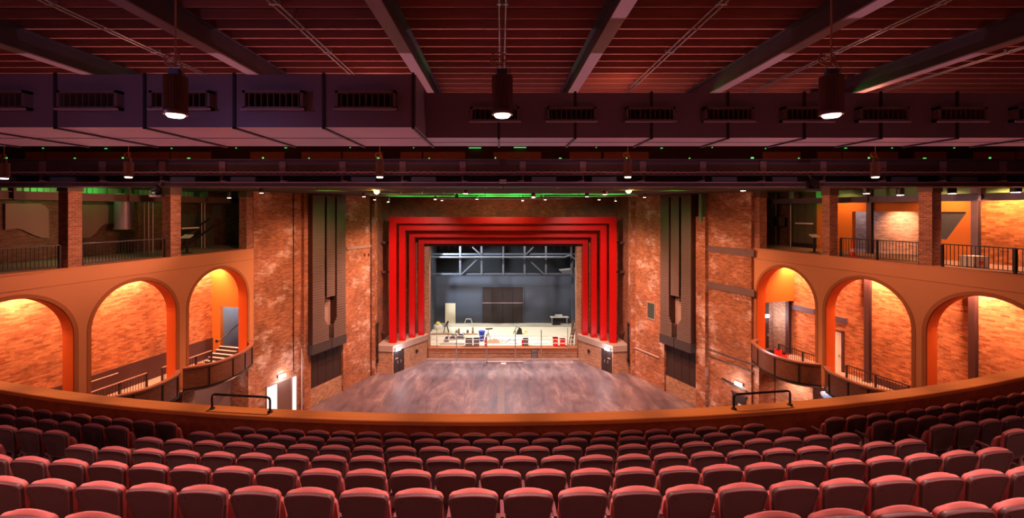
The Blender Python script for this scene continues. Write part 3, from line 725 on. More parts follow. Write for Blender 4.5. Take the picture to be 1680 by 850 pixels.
def tower(A, left):
    D = -.8
    # plan positions on the front plane, from the pier side towards the stage
    if left: e = [A.t(p, D) for p in (513, 532.7, 536, 549.5, 552.5, 567)]
    else: e = [A.t(p, D) for p in (1133.5, 1117.5, 1114, 1100.5, 1097.5, 1083.5)]
    z_top = CEIL - .06
    nm = 'louvred_tower'
    lab = 'tall louvred grille tower on the brick wall above the orange barrier' if left else 'tall louvred grille tower on the brick wall beside the small square window'
    T = thing(nm, lab, 'grille tower', A.P(e[0], 0, 4.3))
    zb, zp = 5.05, 4.3
    # carcass
    m = MB(); m.box(e[0] - .0, e[1], D + .06, 0, zb, z_top, A.T); m.box(e[4], e[5], D + .06, 0, zb, z_top, A.T); m.box(e[1], e[4], D + .3, 0, 8.55, z_top, A.T)
    m.build('carcass', 'tower_side', T)
    def louvre(t0, t1, z0, z1, flare=None):
        p = MB(); n = int((z1 - z0) / .2); h = (z1 - z0) / n
        for i in range(n):
            za = z0 + i * h; a, b = t0, t1
            if flare:
                zf, amt, sgn = flare
                f = max(0, min(1, (zf - za) / .55)); 
                if sgn > 0: b = t1 + amt * f
                else: a = t0 - amt * f
            p.add([(a, D - .005, za + h), (b, D - .005, za + h), (b, D + .055, za + h), (a, D + .055, za + h), (a, D - .035, za + .012), (b, D - .035, za + .012), (b, D + .055, za + .012), (a, D + .055, za + .012)],
                  [(0, 1, 5, 4), (1, 2, 6, 5), (3, 0, 4, 7), (4, 5, 6, 7), (0, 3, 2, 1), (2, 3, 7, 6)], False, A.T)
        return p
    louvre(e[0], e[1], zb, z_top, (6.6, .42, 1)).build('louvre_panel', 'louvre', T)
    louvre(e[2], e[3], 8.5, z_top).build('louvre_panel', 'louvre', T)
    louvre(e[4], e[5], zb, z_top, (6.6, .32, -1)).build('louvre_panel', 'louvre', T)
    m = MB(); m.box(e[1], e[1] + .4, D + .06, -.1, zb, 6.05, A.T); m.box(e[4] - .3, e[4], D + .06, -.1, zb, 6.05, A.T); m.build('shoulder', 'louvre', T)
    mid = (e[1] + .42 + e[4] - .32) / 2
    MB().box(e[0] - .04, mid - .03, D - .06, 0, zp, zb, A.T).build('base_box', 'tower_base', T)
    MB().box(mid + .03, e[5] + .06, D - .06, 0, zp, zb, A.T).build('base_box', 'tower_base', T)
    MB().box(e[1] + .02, e[4] - .02, -.12, -.0, zb, 8.6, A.T).build('back_board', 'concrete', T)
    MB().box(e[0] - .03, e[5] + .03, D - .04, 0, z_top - .14, z_top, A.T).build('top_rail', 'tower_base', T)
    # dark vent below
    if left: t0, t1 = A.t(508, -.05), A.t(559, -.05)
    else: t0, t1 = A.t(1144, -.05), A.t(1094, -.05)
    v = thing('wall_vent', 'black mesh vent panel under the louvred tower near the orange barrier' if left else 'black mesh vent panel under the louvred tower beside the square window', 'vent', A.P((t0 + t1) / 2, 0, 1.4))
    m = MB(); m.box(t0, t1, -.06, 0, 1.45, 4.35, A.T); m.build('mesh_panel', 'vent_dark', v)
    f = MB()
    for z in (1.4, 2.95): f.box(t0 - .03, t1 + .03, -.09, 0, z, z + .05, A.T)
    for k in range(5): f.box(t0 + (t1 - t0) * k / 4 - .025, t0 + (t1 - t0) * k / 4 + .025, -.085, 0, 1.4, 4.35, A.T)
    f.build('frame', 'tower_side', v)
    # pale brick apron and piers on the wall
    w = wSL if left else wSR
    MB().box(t0 - .02, t1 + .05, -.1, 0, 0, 1.38, A.T).build('apron', 'brick_pale', w)
    if left:
        MB().box(t1 + .08, t1 + .35, -.25, 0, 0, 4.9, A.T).build('pier', 'brick_splay', w)
        MB().box(t0 - .75, t0 - .1, -.3, 0, 0, CEIL, A.T).build('pier', 'brick_splay', w)
    else:
        MB().box(t1 + .08, t1 + .35, -.25, 0, 0, 4.9, A.T).build('pier', 'brick_splay', w)
        MB().box(t0 - 1.0, t0 - .12, -.35, 0, 0, 15.0, A.T).build('pier', 'brick_splay', w)
    return e, t0, t1
eL, vL0, vL1 = tower(SL, True)
eR, vR0, vR1 = tower(SR, False)

def splay_details():
    A = SL
    # lit doorway with a dark leaf
    a, b, c, d, e = [A.t(p) for p in (437, 454, 476.5, 478, 485.5)]
    zt = A.z(620, c)
    D = thing('side_door', 'brown door between two bright glazed strips below the white emergency lamp', 'door', A.P((b + c) / 2, 0, 0))
    MB().box(a, b, -.03, 0, 0, A.z(627, b) , A.T).build('side_light', 'glow_door', D)
    MB().box(b, c, -.06, 0, 0, zt, A.T).build('leaf', 'umber', D)
    MB().box(d + .02, e, -.03, 0, 0, A.z(617, e), A.T).build('side_light', 'glow_door', D)
    f = MB(); f.box(c, d + .02, -.1, 0, 0, zt + .1, A.T); f.box(a - .06, a, -.08, 0, 0, zt, A.T); f.box(a - .06, e + .06, -.08, 0, zt, zt + .12, A.T); f.box(e, e + .06, -.08, 0, 0, zt, A.T); f.build('frame', 'concrete', D)
    t = A.t(495, -.35); p = thing('drain_pipe', 'pale vertical pipe on the brick pier behind the orange barrier', 'pipe', A.P(t, -.35, 0))
    MB().tube([A.P(t, -.36, 0.0), A.P(t, -.36, 4.6), A.P(t, -.3, 4.9)], .05).build('pipe', 'nosing', p)
    for z in (1.0, 2.6, 4.2): MB().box(t - .08, t + .08, -.36, -.3, z, z + .08, A.T).build('clip', 'grille', p)
    for px, z0, z1, lab in ((463, 0.1, CEIL, 'thin dark pipe climbing the weathered brick wall above the brown door'),):
        t = A.t(px, -.06); p = thing('wall_pipe', lab, 'pipe', A.P(t, -.06, 3.4))
        MB().tube([A.P(t + 1.0, -.06, 3.4), A.P(t + 1.0, -.06, CEIL - .02)], .035, 6).build('pipe', 'tower_side', p)
        for z in (6, 9, 12, 15): MB().box(t + .92, t + 1.08, -.08, 0, z, z + .06, A.T).build('clip', 'tower_side', p)
    # ledge on wall between tower and corner, two small vents
    MB().box(A.t(568), A.t(607), -.12, 0, 12.05, 12.3, A.T).build('ledge', 'concrete', wSL)
    for px in (598, 605):
        t = A.t(px); z = A.z(418, t); MB().box(t - .12, t + .12, -.01, .02, z - .15, z + .12, A.T).build('air_brick', 'tower_side', wSL)
    t = A.t(608.5, -.05); p = thing('wall_pipe', 'thin dark pipe in the corner between tower wall and red portal', 'pipe', A.P(t, -.05, 0))
    MB().tube([A.P(t, -.08, 0), A.P(t, -.08, CEIL)], .05, 6).build('pipe', 'tower_side', p)
    for z in (3, 6.5, 10, 13.5): MB().box(t - .1, t + .1, -.1, 0, z, z + .08, A.T).build('clip', 'tower_side', p)
    A = SR
    # horizontal bands and conduits
    ta, tb = A.t(1238), A.t(1162)
    for y0, y1, mat in ((413, 403, 'band'), (470, 462, 'band')):
        z = A.z(y1, tb)
        MB().box(min(ta, tb), max(ta, tb), -.06, 0, z - .5, z, A.T).build('band', mat, wSR)
    c = thing('conduit', 'pair of long conduits along the brick wall above the dark exit door', 'pipe', A.P((ta + tb) / 2, -.06, 4))
    for dz in (0, .5):
        z = A.z(612 , ta) + .1 + dz
        MB().tube([A.P(ta, -.06, z), A.P(tb, -.06, z)], .045, 6).build('pipe', 'band', c)
    # exit door, sloping rail and frame
    a, b = A.t(1224), A.t(1202)
    zt = A.z(634, a)
    d = thing('exit_door', 'dark exit door under the bright lamp near the end of the brick wall', 'door', A.P((a + b) / 2, -.04, 0))
    MB().box(min(a, b), max(a, b), -.06, 0, 0, 2.3, A.T).build('leaf', 'vent_dark', d)
    MB().box(min(a, b) - .08, max(a, b) + .08, -.09, 0, 2.3, 2.42, A.T).build('frame', 'dado', d)
    MB().box(min(a, b) + .3, max(a, b) - .5, -.085, -.06, 1.55, 1.68, A.T).build('notice', 'white', d)
    MB().box(max(a, b) - .2, max(a, b) - .12, -.14, -.06, 1.0, 1.15, A.T).build('handle', 'galv', d)
    h = thing('wall_handrail', 'dark sloping handrail on the brick wall running down to the bright exit lamp', 'handrail', A.P(b, -.1, 3))
    q0, q1 = A.P(A.t(1184, -.12), -.12, A.z(620, A.t(1184, -.12))), A.P(A.t(1224, -.12), -.12, A.z(641, A.t(1224, -.12)))
    MB().tube([q0, q1], .05).build('rail', 'rail_black', h)
    for k in (.1, .9):
        q = q0.lerp(q1, k); o = A.n; MB().tube([q, q + Vector((o.x * .12, o.y * .12, -.05))], .025).build('bracket', 'rail_black', h)
    # window
    a, b = A.t(1074), A.t(1063)
    z0, z1 = A.z(524, a), A.z(499, a)
    wd = MB().box(a, b, -.02, .02, z0, z1, A.T).build('window_1', 'glass_dark'); struct(wd)
    f = MB(); f.box(a - .1, b + .1, -.05, 0, z0 - .12, z0, A.T); f.box(a - .1, b + .1, -.05, 0, z1, z1 + .1, A.T); f.box(a - .1, a, -.05, 0, z0, z1, A.T); f.box(b, b + .1, -.05, 0, z0, z1, A.T)
    f.build('frame', 'concrete', wd)
    t0, t1 = A.t(1082), A.t(1042)
    MB().box(t0, t1, -.1, 0, 2.55, 2.65, A.T).build('ledge', 'nosing', wSR)
    t = A.t(1036.5, -.05); p = thing('wall_pipe', 'thin dark pipe in the corner beside the right plinth of the red portal', 'pipe', A.P(t, -.05, 0))
    MB().tube([A.P(t, -.08, 0), A.P(t, -.08, CEIL)], .05, 6).build('pipe', 'tower_side', p)
    for z in (3, 6.5, 10, 13.5): MB().box(t - .1, t + .1, -.1, 0, z, z + .08, A.T).build('clip', 'tower_side', p)
    # bracket box over the right tower, green lit
    q = A.t(1150, -.4)
    MB().box(q - .12, q + .12, -.5, 0, 14.6, CEIL - .05, A.T).build('bracket', 'green_lit_panel', wSR)
splay_details()

# ------------------------------------------------------------------ proscenium
PY = 45.9
AX = .17
def proscenium():
    x0, x1 = xat(704, PY), xat(946, PY); zt = zat(404, PY); zs = 1.09
    poly = [(-16, 0), (16, 0), (16, CEIL), (-16, CEIL)]
    m = MB()
    m.prism([(-16, 0), (x0, 0), (x0, zt), (x1, zt), (x1, 0), (16, 0), (16, CEIL), (-16, CEIL)], PY, PY + .9)
    w = struct(m.build('wall_proscenium', 'brick_pros'))
    MB().box(x0 - .02, x1 + .02, PY - .02, PY + .9, zt, zt + .5).build('lintel', 'dado', w)
    MB().box(x0 - .5, x0 + .01, PY - .03, PY + .9, zs, zt).build('jamb', 'brick_pale', w)
    MB().box(x1 - .01, x1 + .5, PY - .03, PY + .9, zs, zt).build('jamb', 'brick_pale', w)
    for s in (-1, 1):
        A0 = Vector((AX + s * 12.15, 41.3)); B0 = Vector((AX + s * 11.75, PY + .1))
        u = (B0 - A0).normalized(); fr = Frame(A0, u, (s * abs(u.y), -s * u.x * s))
        r = struct(MB().slab([A0, B0, B0 + Vector((s * .5, 0)), A0 + Vector((s * .5, 0))], 0, CEIL).build('wall_%s_return' % ('left' if s < 0 else 'right'), 'brick_pros'))
        MB().slab([A0 + Vector((-s * .12, -.1)), A0 + Vector((-s * .12, .75)), A0 + Vector((s * .6, .75)), A0 + Vector((s * .6, -.1))], 0, CEIL).build('pilaster', 'brick_splay', r)
        # pipes bridging return wall and frames
        for py in (398, 446, 545):
            z = zat(py, 43.2)
            MB().beam((AX + s * 12.0, 43.2, z), (AX + s * 11.15, 43.2, z), .16, .2).build('tie', 'dado', r)
        # stage side plinth
        X = lambda v: AX + s * v
        P5 = [(X(11.98), 41.75), (X(10.43), 41.55), (X(7.87), 45.35), (X(7.87), PY - .04), (X(11.67), PY - .04)]
        T = thing('portal_plinth', 'brick plinth with grey cap and dark door under the %s legs of the red portals' % ('left' if s < 0 else 'right'), 'plinth', (X(10), 44, 0))
        MB().slab(P5, 0, 2.1).build('body', 'brick_pale', T)
        o = .09
        C5 = [(X(11.98), 41.75 - o), (X(10.43 - .04), 41.55 - o), (X(7.87 - o), 45.3), (X(7.87 - o), PY - .04), (X(11.67), PY - .04)]
        MB().slab(C5, 2.1, 2.65).build('cap', 'capstone', T)
        f0 = Vector((X(10.43), 41.55)); f1 = Vector((X(7.87), 45.35)); u = (f1 - f0).normalized()
        nn = Vector((u.y, -u.x)); nn = nn if nn.x * s < 0 else -nn
        FR = Frame(f0, u, -nn)
        dd = MB().box(.12, 1.42, -.05, .02, 0, 2.08, FR.T).build('door', 'vent_dark', T)
        MB().box(.75, .79, -.062, -.05, .05, 2.05, FR.T).build('door_gap', 'black', dd)
        for t in (.55, .95): MB().box(t, t + .06, -.1, -.05, .85, 1.1, FR.T).build('handle', 'galv', dd)
        MB().box(.3, .62, -.06, -.05, 1.3, 1.4, FR.T).build('notice', 'nosing', dd)
        q = FR.P(3.1, -.06, 1.35)
        hd = Matrix.Translation(q) @ Vector((nn.x, nn.y, 0)).to_track_quat('Z', 'Y').to_matrix().to_4x4()
        MB().lathe([(.17, 0), (.17, .05), (.1, .07)], 16, hd).build('wall_port', 'black', T)
        q = FR.P(.5, -.23, 2.28)
        lamp(q, (nn.x, nn.y, 0), 'white emergency lamp over the dark door of the %s portal plinth' % ('left' if s < 0 else 'right'))
        pp = thing('standpipe', 'short black standpipe on the outer side of the %s portal plinth' % ('left' if s < 0 else 'right'), 'pipe', (X(11.84), 41.45, 1.1))
        MB().tube([(X(11.84), 41.45, 1.1), (X(11.84), 41.45, 4.9)], .09).build('pipe', 'black', pp)
        for z in (1.3, 4.6): MB().box(X(11.84) - .12, X(11.84) + .12, 41.34, 41.56, z, z + .1).build('clip', 'black', pp)
        # dark bench and curb between plinth and stage
    # red portals, one behind the other
    spec = [(42.64, 639.5, 1010.5, 356, .63), (43.4, 655.3, 994.5, 368, .6), (44.5, 672, 978.6, 380, .56), (45.35, 687, 964, 391, .55)]
    names = ['outermost and nearest', 'second from the outside', 'third from the outside', 'innermost']
    for k, (Y, pl, pr, py, w_) in enumerate(spec):
        xl, xr, zt_ = xat(pl, Y), xat(pr, Y), zat(py, Y)
        T = thing('red_portal', 'bright red rectangular portal round the stage, %s of the four' % names[k], 'portal', (AX, Y, 2.65), 'nested red portal frames')
        dp = .45
        MB().box(xl, xr, Y - dp / 2, Y + dp / 2, zt_ - w_, zt_).build('beam', 'red', T)
        for x in (xl, xr - w_):
            lg = MB().box(x, x + w_, Y - dp / 2, Y + dp / 2, 2.65, zt_ - w_).build('leg', 'red', T)
            MB().box(x - .03, x + w_ + .03, Y - dp / 2 - .03, Y + dp / 2 + .03, 2.65, 2.69).build('foot_plate', 'red', lg)
    struct(MB().box(x0 - .6, x1 + .6, PY - .55, PY - .0, -.02, .08).build('trim_1', 'concrete'))
    m = MB().box(x0 - .02, x1 + .02, PY - .06, PY + .9, 0, zs - .28)
    struct(m.build('wall_stage_front', 'brick_pale'))
    struct(MB().box(x0 - .02, x1 + .02, PY - .1, PY + .9, zs - .28, zs).build('trim_2', 'stage_lip'))
    b = thing('stage_hatch', 'small grey hatch in the brick stage front below the red bins', 'hatch', (xat(877, PY), PY - .1, 0))
    a, c = xat(872, PY), xat(881.5, PY)
    MB().box(a, c, PY - .12, PY - .06, .1, .98).build('panel', 'plastic_grey', b); MB().box(a - .04, c + .04, PY - .1, PY - .06, .06, 1.0).build('frame', 'black', b)

def lamp(q, n, label):
    """bulkhead emergency lamp"""
    q = Vector(q); n = Vector(n).normalized(); side_ = n.cross(Vector((0, 0, 1))).normalized()
    Tm = Matrix(((side_.x, n.x, 0, q.x), (side_.y, n.y, 0, q.y), (side_.z, n.z, 1, q.z), (0, 0, 0, 1)))
    T = thing('emergency_lamp', label, 'lamp', q)
    MB().box(-.3, .3, -.12, 0, -.1, .1, Tm).build('housing', 'galv', T)
    MB().box(-.26, .26, 0, .07, -.13, .07, Tm).build('lens', 'glow_cool', T)
    l = bpy.data.lights.new('lamp_light', 'POINT'); l.energy = 60; l.color = (.85, .9, 1); l.shadow_soft_size = .2
    o = bpy.data.objects.new('lamp_light', l); COL.objects.link(o); o.location = q + n * .45
proscenium()
t = SL.t(461); lamp(SL.P(t, -.12, SL.z(616, t)), (-SL.n.x, -SL.n.y, 0), 'white emergency lamp on the brick wall above the brown side door')
t = SR.t(1214); lamp(SR.P(t, -.16, SR.z(629, t)), (-SR.n.x, -SR.n.y, 0), 'white emergency lamp on the brick wall above the dark exit door')
d = AR.d(1256, -1.22); lamp(AR.P(-1.22, d, AR.z(518, -1.22, d)), (AR.u.x, AR.u.y, 0), 'white emergency lamp glowing beside the lobby door inside the arch')

# ------------------------------------------------------------------ stage house
def stage():
    zs = 1.09; YB = 56.1
    struct(MB().box(-13, 13, PY + .88, YB + .2, zs - .3, zs).build('floor_stage', 'stage_floor'))
    bw = struct(MB().box(-8.3, 13, YB, YB + .3, zs, zat(450, YB)).build('wall_stage_back', 'stage_grey'))
    struct(MB().box(-8.6, -8.3, PY + .9, YB + .3, zs, 17).build('wall_stage_left', 'stage_grey'))
    struct(MB().box(10.2, 10.5, PY + .9, YB + .3, zs, 17).build('wall_stage_right', 'stage_grey'))
    struct(MB().box(-13, 13, YB + 1.5, YB + 1.7, 6, 18).build('wall_stage_upper', 'stage_dark'))
    struct(MB().box(-13, 13, PY + .9, YB + 1.7, 17, 17.3).build('ceiling_stage', 'stage_dark'))
    struct(MB().box(-8.3, 10.2, YB - .15, YB + 1.5, zat(450, YB), zat(450, YB) + .12).build('floor_stage_gallery', 'stage_dark'))
    a, b = xat(791.5, YB), xat(858, YB); zt = zat(471, YB)
    D = thing('dock_door', 'large dark scenery dock door in the grey back wall of the stage', 'door', ((a + b) / 2, YB, zs))
    for k in range(4):
        x0 = a + (b - a) * k / 4; x1 = a + (b - a) * (k + 1) / 4
        lf = MB().box(x0 + .02, x1 - .02, YB - .1, YB, zs, zt).build('leaf', 'dock', D)
    MB().box(a, b, YB - .13, YB - .1, zs + 2.55, zs + 2.62).build('crossbar', 'steel_flange', D)
    f = MB(); f.box(a - .12, a, YB - .14, YB, zs, zt + .12); f.box(b, b + .12, YB - .14, YB, zs, zt + .12); f.box(a, b, YB - .14, YB, zt, zt + .12); f.build('frame', 'stage_grey', D)
    for px in (840, 1000):
        pass
    a, b = xat(730, YB - .5), xat(747, YB - .5)
    P = thing('door_blank', 'cream door blank leaning upright against the grey stage back wall', 'board', ((a + b) / 2, YB - .3, zs))
    MB().box(a, b, YB - .3, YB - .22, zs, zat(498, YB - .4)).build('board', 'cream', P)
    MB().box(b - .45, b - .35, YB - .36, YB - .3, zs, zs + 1.3).build('batten', 'white', P)
    # fly gallery truss
    Y = 52.0
    tr = thing('stage_truss', 'grey steel truss with uprights and braces across the top of the stage', 'truss', (0, Y, 8))
    zb, zt = zat(451, Y), zat(404, Y) + 1.2; zm = zat(421.5, Y)
    MB().box(-8.2, 10.1, Y - .1, Y + .1, zb, zb + .2).build('bottom_chord', 'stage_grey', tr)
    MB().box(-8.2, 10.1, Y - .08, Y + .08, zat(417, Y) - .1, zat(417, Y) + .1).build('mid_chord', 'stage_grey', tr)
    for px in (755, 790, 825.5, 860.5, 895.5, 937):
        MB().box(xat(px, Y) - .11, xat(px, Y) + .11, Y - .15, Y - .02, zb, zt).build('upright', 'stage_pipe', tr)
    for (pa, ya, pb, yb) in ((757, 450, 787, 421), (862, 421, 893, 450), (775, 405, 789, 418), (862, 418, 875, 405)):
        MB().beam((xat(pa, Y), Y - .2, zat(ya, Y)), (xat(pb, Y), Y - .2, zat(yb, Y)), .12, .14).build('brace', 'stage_pipe', tr)
    p = thing('heating_pipe', 'bright horizontal pipe along the truss, bending down beside the opening', 'pipe', (0, Y - .4, zm))
    pts = [(-8.2, Y - .4, zm), (xat(925, Y), Y - .4, zm), (xat(932, Y), Y - .4, zm + .15), (xat(936, Y), Y - .4, zm + .22), (xat(940, Y), Y - .4, zm - .1), (xat(946, Y), Y - .4, zm - .45)]
    MB().tube(pts, .11, 10).build('pipe', 'stage_pipe', p)
    for px in (770, 800, 830, 880, 910): MB().tube([(xat(px, Y), Y - .4, zm), (xat(px, Y), Y - .15, zm)], .05, 6).build('clip', 'stage_pipe', p)
    # bits hanging from the opening head
    hb = thing('hanging_bar', 'bar with a row of short hanging hooks just under the opening head', 'bar', (0, PY + 1.6, zat(406, PY + 1.5)))
    zz = zat(403, PY + 1.6)
    MB().tube([(-7.4, PY + 1.6, zz), (7.8, PY + 1.6, zz)], .05, 6).build('bar', 'rail_black', hb)
    for k in range(20):
        x = -7.2 + .76 * k; MB().box(x - .025, x + .025, PY + 1.58, PY + 1.62, zz - random.uniform(.25, .55), zz).build('hook', 'stage_pipe', hb)
    # pale duct at upper right
    d = thing('stage_duct', 'grey sloping duct hood at the upper corner of the stage', 'duct', (8.6, 53, 8))
    MB().prism([(xat(917, 53), zat(443, 53)), (xat(925, 53), zat(450, 53)), (xat(946, 53), zat(450, 53)), (xat(946, 53), zat(440, 53))], 52.4, 53.6).build('hood', 'cool_wall', d)
    MB().box(xat(936.5, 53), xat(940, 53), 52.3, 52.6, zat(560, 53), zat(425, 53)).build('drop_pipe', 'stage_grey', d)
    # scaffold guard rail
    Y = 44.75
    g = thing('guard_rail', 'scaffold tube guard rail standing along the front of the stage', 'guard rail', (0, Y, 0))
    for px in (749, 798.5, 845.5, 888):
        x = xat(px, Y)
        o = MB().tube([(x, Y, 0.03), (x, Y, 3.3 if px > 800 else 2.9)], .05, 8).build('upright', 'galv', g)
        MB().box(x - .15, x + .15, Y - .15, Y + .15, 0, .03).build('foot_plate', 'galv', o)
    for px in (716.5, 931.5):
        x = xat(px, Y + .9); MB().tube([(x, PY - .15, .95), (x, PY - .15, 3.2)], .045, 8).build('upright', 'galv', g)
    for py in (551.5, 557.5, 564):
        MB().tube([(xat(706, Y), Y + .06, zat(py, Y)), (xat(944, Y), Y + .06, zat(py, Y))], .032, 6).build('rail', 'galv', g)
    pp = MB().tube([(xat(798, Y), 44.5, .12), (xat(858, Y), 44.5, .12)], .07, 8)
    q = thing('scaffold_tube', 'loose scaffold tube lying on the floor along the stage front', 'tube', (xat(828, Y), 44.5, .12)); pp.build('tube', 'nosing', q)
    MB().lathe([(.09, 0), (.09, .1)], 10, Matrix.Translation((xat(798, Y), 44.5, .12)) @ Matrix.Rotation(R(90), 4, 'Y')).build('coupler', 'rail_black', q)
    q = thing('floor_plate', 'small white plate on the floor at the foot of the stage', 'plate', (xat(825, 44.3), 44.3, 0))
    MB().box(xat(822, 44), xat(830, 44), 44.1, 44.4, 0, .05).build('plate', 'white', q)
    # things on the stage: place by frontage pixel and floor pixel
    def spot(px, py):
        Y = (EYE - zs) * F / (py - CY); return Vector((xat(px, Y), Y, zs))
    def crate(px, py, w, d, h, mat, name, label, cat, extra=None):
        q = spot(px, py); T = thing(name, label, cat, q)
        MB().box(q.x - w / 2, q.x + w / 2, q.y, q.y + d, zs, zs + h).build('body', mat, T)
        MB().box(q.x - w / 2 - .03, q.x + w / 2 + .03, q.y - .03, q.y + d + .03, zs + h - .08, zs + h).build('rim', mat, T)
        return T, q
    T, q = crate(769, 568.5, .72, .5, .75, 'plastic_grey', 'storage_crate', 'grey plastic crate at the stage edge, nearer the scattered tools', 'crate')
    T, q = crate(781.5, 568.5, .58, .5, .8, 'plastic_grey', 'storage_crate', 'narrow grey plastic crate at the stage edge, beside the blue bin', 'crate')
    T, q = crate(862.5, 567.5, .55, .5, .7, 'plastic_grey', 'storage_crate', 'pale grey tub with a red side at the stage edge, alone', 'crate')
    MB().box(q.x - .42, q.x - .27, q.y, q.y + .4, zs + .1, zs + .55).build('side_box', 'plastic_red', T)
    for k, (px, w, h) in enumerate(((911.5, .5, .85), (923.3, .52, .72))):
        T, q = crate(px, 568, w, .45, h, 'plastic_red', 'fire_bin', ['taller red open bin', 'shorter red bin'][k] + ' at the stage edge near the leaning ladder', 'bin')
        MB().box(q.x - w / 2 + .06, q.x + w / 2 - .06, q.y - .012, q.y, zs + h * .42, zs + h * .5).build('mark', 'white', T)
    q = spot(790.5, 559)
    T = thing('bin', 'blue plastic bin standing on the pale stage floor', 'bin', q)
    MB().lathe([(.24, 0), (.33, .95), (.37, .95), (.37, 1.02)], 14, Matrix.Translation(q)).build('body', 'plastic_blue', T)
    MB().lathe([(.38, 1.0), (.38, 1.06), (.2, 1.08)], 14, Matrix.Translation(q)).build('lid', 'plastic_blue', T)
    # trestles, timber, tools
    q = spot(768.5, 531)
    T = thing('trestle', 'white folding trestle near the back of the stage', 'trestle', q)
    for s in (-1, 1):
        MB().beam(q + Vector((s * .5, 0, 0)), q + Vector((s * .3, 0, .6)), .07, .07).build('leg', 'white', T)
    MB().beam(q + Vector((-.34, 0, .6)), q + Vector((.34, 0, .6)), .1, .09).build('top', 'white', T)
    q = spot(732, 546)
    T = thing('saw_stand', 'small tool on splayed legs behind the long timber lengths', 'tool', q)
    for sx, sy in ((-.3, -.2), (.3, -.2), (.3, .3), (-.3, .3)): MB().beam(q + Vector((sx, sy, 0)), q + Vector((sx * .4, sy * .4, .75)), .05, .05).build('leg', 'rail_black', T)
    MB().box(q.x - .2, q.x + .2, q.y - .15, q.y + .15, q.z + .75, q.z + .95).build('body', 'plastic_grey', T); MB().beam(q + Vector((0, 0, .95)), q + Vector((.25, 0, 1.35)), .14, .2).build('saw_arm', 'black', T)
    for k, (pa, pb, py, lab) in enumerate(((707, 742, 549.5, 'long brown timber batten lying across the stage beneath the small tool'), (761, 784, 549.5, 'brown timber batten lying on the stage before the blue bin'), (722, 762, 565.5, 'thin grey batten lying near the stage edge'))):
        a = spot(pa, py); b = spot(pb, py)
        T = thing('timber_batten', lab, 'timber', (a + b) / 2)
        MB().box(a.x, b.x, a.y, a.y + .22, zs, zs + .12).build('batten', 'timber' if k < 2 else 'plastic_grey', T)
        MB().box(a.x + .2, b.x - .3, a.y + .26, a.y + .42, zs, zs + .08).build('batten', 'timber_dark', T)
    for px, py, w, h, mat, lab in ((752.5, 549, .26, .7, 'timber', 'upright brown timber offcut beside the grey can'), (767, 546.5, .28, .35, 'timber_dark', 'short dark timber block on the stage'), (775.5, 547.5, .24, .75, 'timber', 'upright brown timber offcut behind the long batten'), (749, 546, .25, .3, 'plastic_grey', 'small grey can on the stage near the offcuts')):
        q = spot(px, py); T = thing('offcut' if mat != 'plastic_grey' else 'paint_can', lab, 'timber' if mat != 'plastic_grey' else 'can', q)
        if mat == 'plastic_grey':
            MB().lathe([(w / 2, 0), (w / 2, h), (w / 2 - .03, h)], 12, Matrix.Translation(q)).build('body', mat, T); MB().lathe([(w / 2 + .02, h - .03), (w / 2 + .02, h)], 12, Matrix.Translation(q)).build('lid', 'white', T)
        else:
            m = MB(); m.prism([(q.x - w / 2, zs), (q.x + w / 2, zs), (q.x + w / 2 - .03, zs + h), (q.x - w / 2 + .05, zs + h * .93)], q.y, q.y + .2); m.build('block', mat, T)
            MB().box(q.x - w / 2, q.x + w / 2, q.y - .02, q.y, zs + h * .3, zs + h * .36).build('strap', 'timber_dark', T)
    q = spot(718.5, 540)
    T = thing('wrapped_bundle', 'white wrapped bundle with a yellow top near the side wall of the stage', 'bundle', q)
    MB().lathe([(.5, 0), (.6, .2), (.52, .5), (.25, .65)], 14, Matrix.Translation(q) @ Matrix.Scale(.6, 4, (0, 1, 0))).build('wrap', 'white', T)
    MB().lathe([(.3, .62), (.28, .75), (.15, .88), (.03, .9)], 14, Matrix.Translation(q)).build('top', 'yellow', T)
    for k, (px, py, lab) in enumerate(((732, 561.5, 'grey power tool among the clutter at the stage edge'), (742, 558.5, 'blue-grey power tool with cable on the stage'), (755, 557.5, 'large dark power tool left on the stage floor'))):
        q = spot(px, py); s = .5 + .2 * k
        T = thing('power_tool', lab, 'tool', q)
        MB().box(q.x - s / 2, q.x + s / 2, q.y, q.y + .4, zs, zs + .22).build('base', 'plastic_grey', T)
        m = MB(); m.prism([(q.x - s * .4, zs + .22), (q.x + s * .3, zs + .22), (q.x + s * .45, zs + .5), (q.x, zs + .62), (q.x - s * .3, zs + .4)], q.y + .1, q.y + .3); m.build('motor', 'blue_box', T)
        MB().tube([q + Vector((s * .2, .2, .55)), q + Vector((s * .4, .2, .75)), q + Vector((s * .6, .2, .5))], .04, 6).build('handle', 'black', T)
    q = spot(801, 556)
    T = thing('tripod', 'dark tripod with a cross head beside the blue bin', 'tripod', q)
    for a in (90, 210, 330): MB().tube([q + Vector((.3 * math.cos(R(a)), .3 * math.sin(R(a)), 0)), q + Vector((0, 0, .7))], .03, 6).build('leg', 'rail_black', T)
    MB().tube([q + Vector((0, 0, .7)), q + Vector((0, 0, 1.1))], .035, 6).build('column', 'rail_black', T); MB().beam(q + Vector((-.3, 0, 1.1)), q + Vector((.5, 0, 1.15)), .1, .12).build('head', 'rail_black', T)
    q = spot(796.5, 568)
    T = thing('fire_extinguisher', 'dark red extinguisher at the stage edge below the tripod', 'extinguisher', q)
    MB().lathe([(.1, 0), (.11, .7), (.06, .82), (.04, .84)], 12, Matrix.Translation(q)).build('body', 'plastic_red', T); MB().box(q.x - .04, q.x + .12, q.y - .04, q.y + .04, q.z + .82, q.z + .95).build('valve', 'black', T)
    q = spot(810, 561)
    T = thing('rag_heap', 'crumpled beige dust sheet lying behind the guard rail', 'cloth', q)
    m = MB(); n = 9
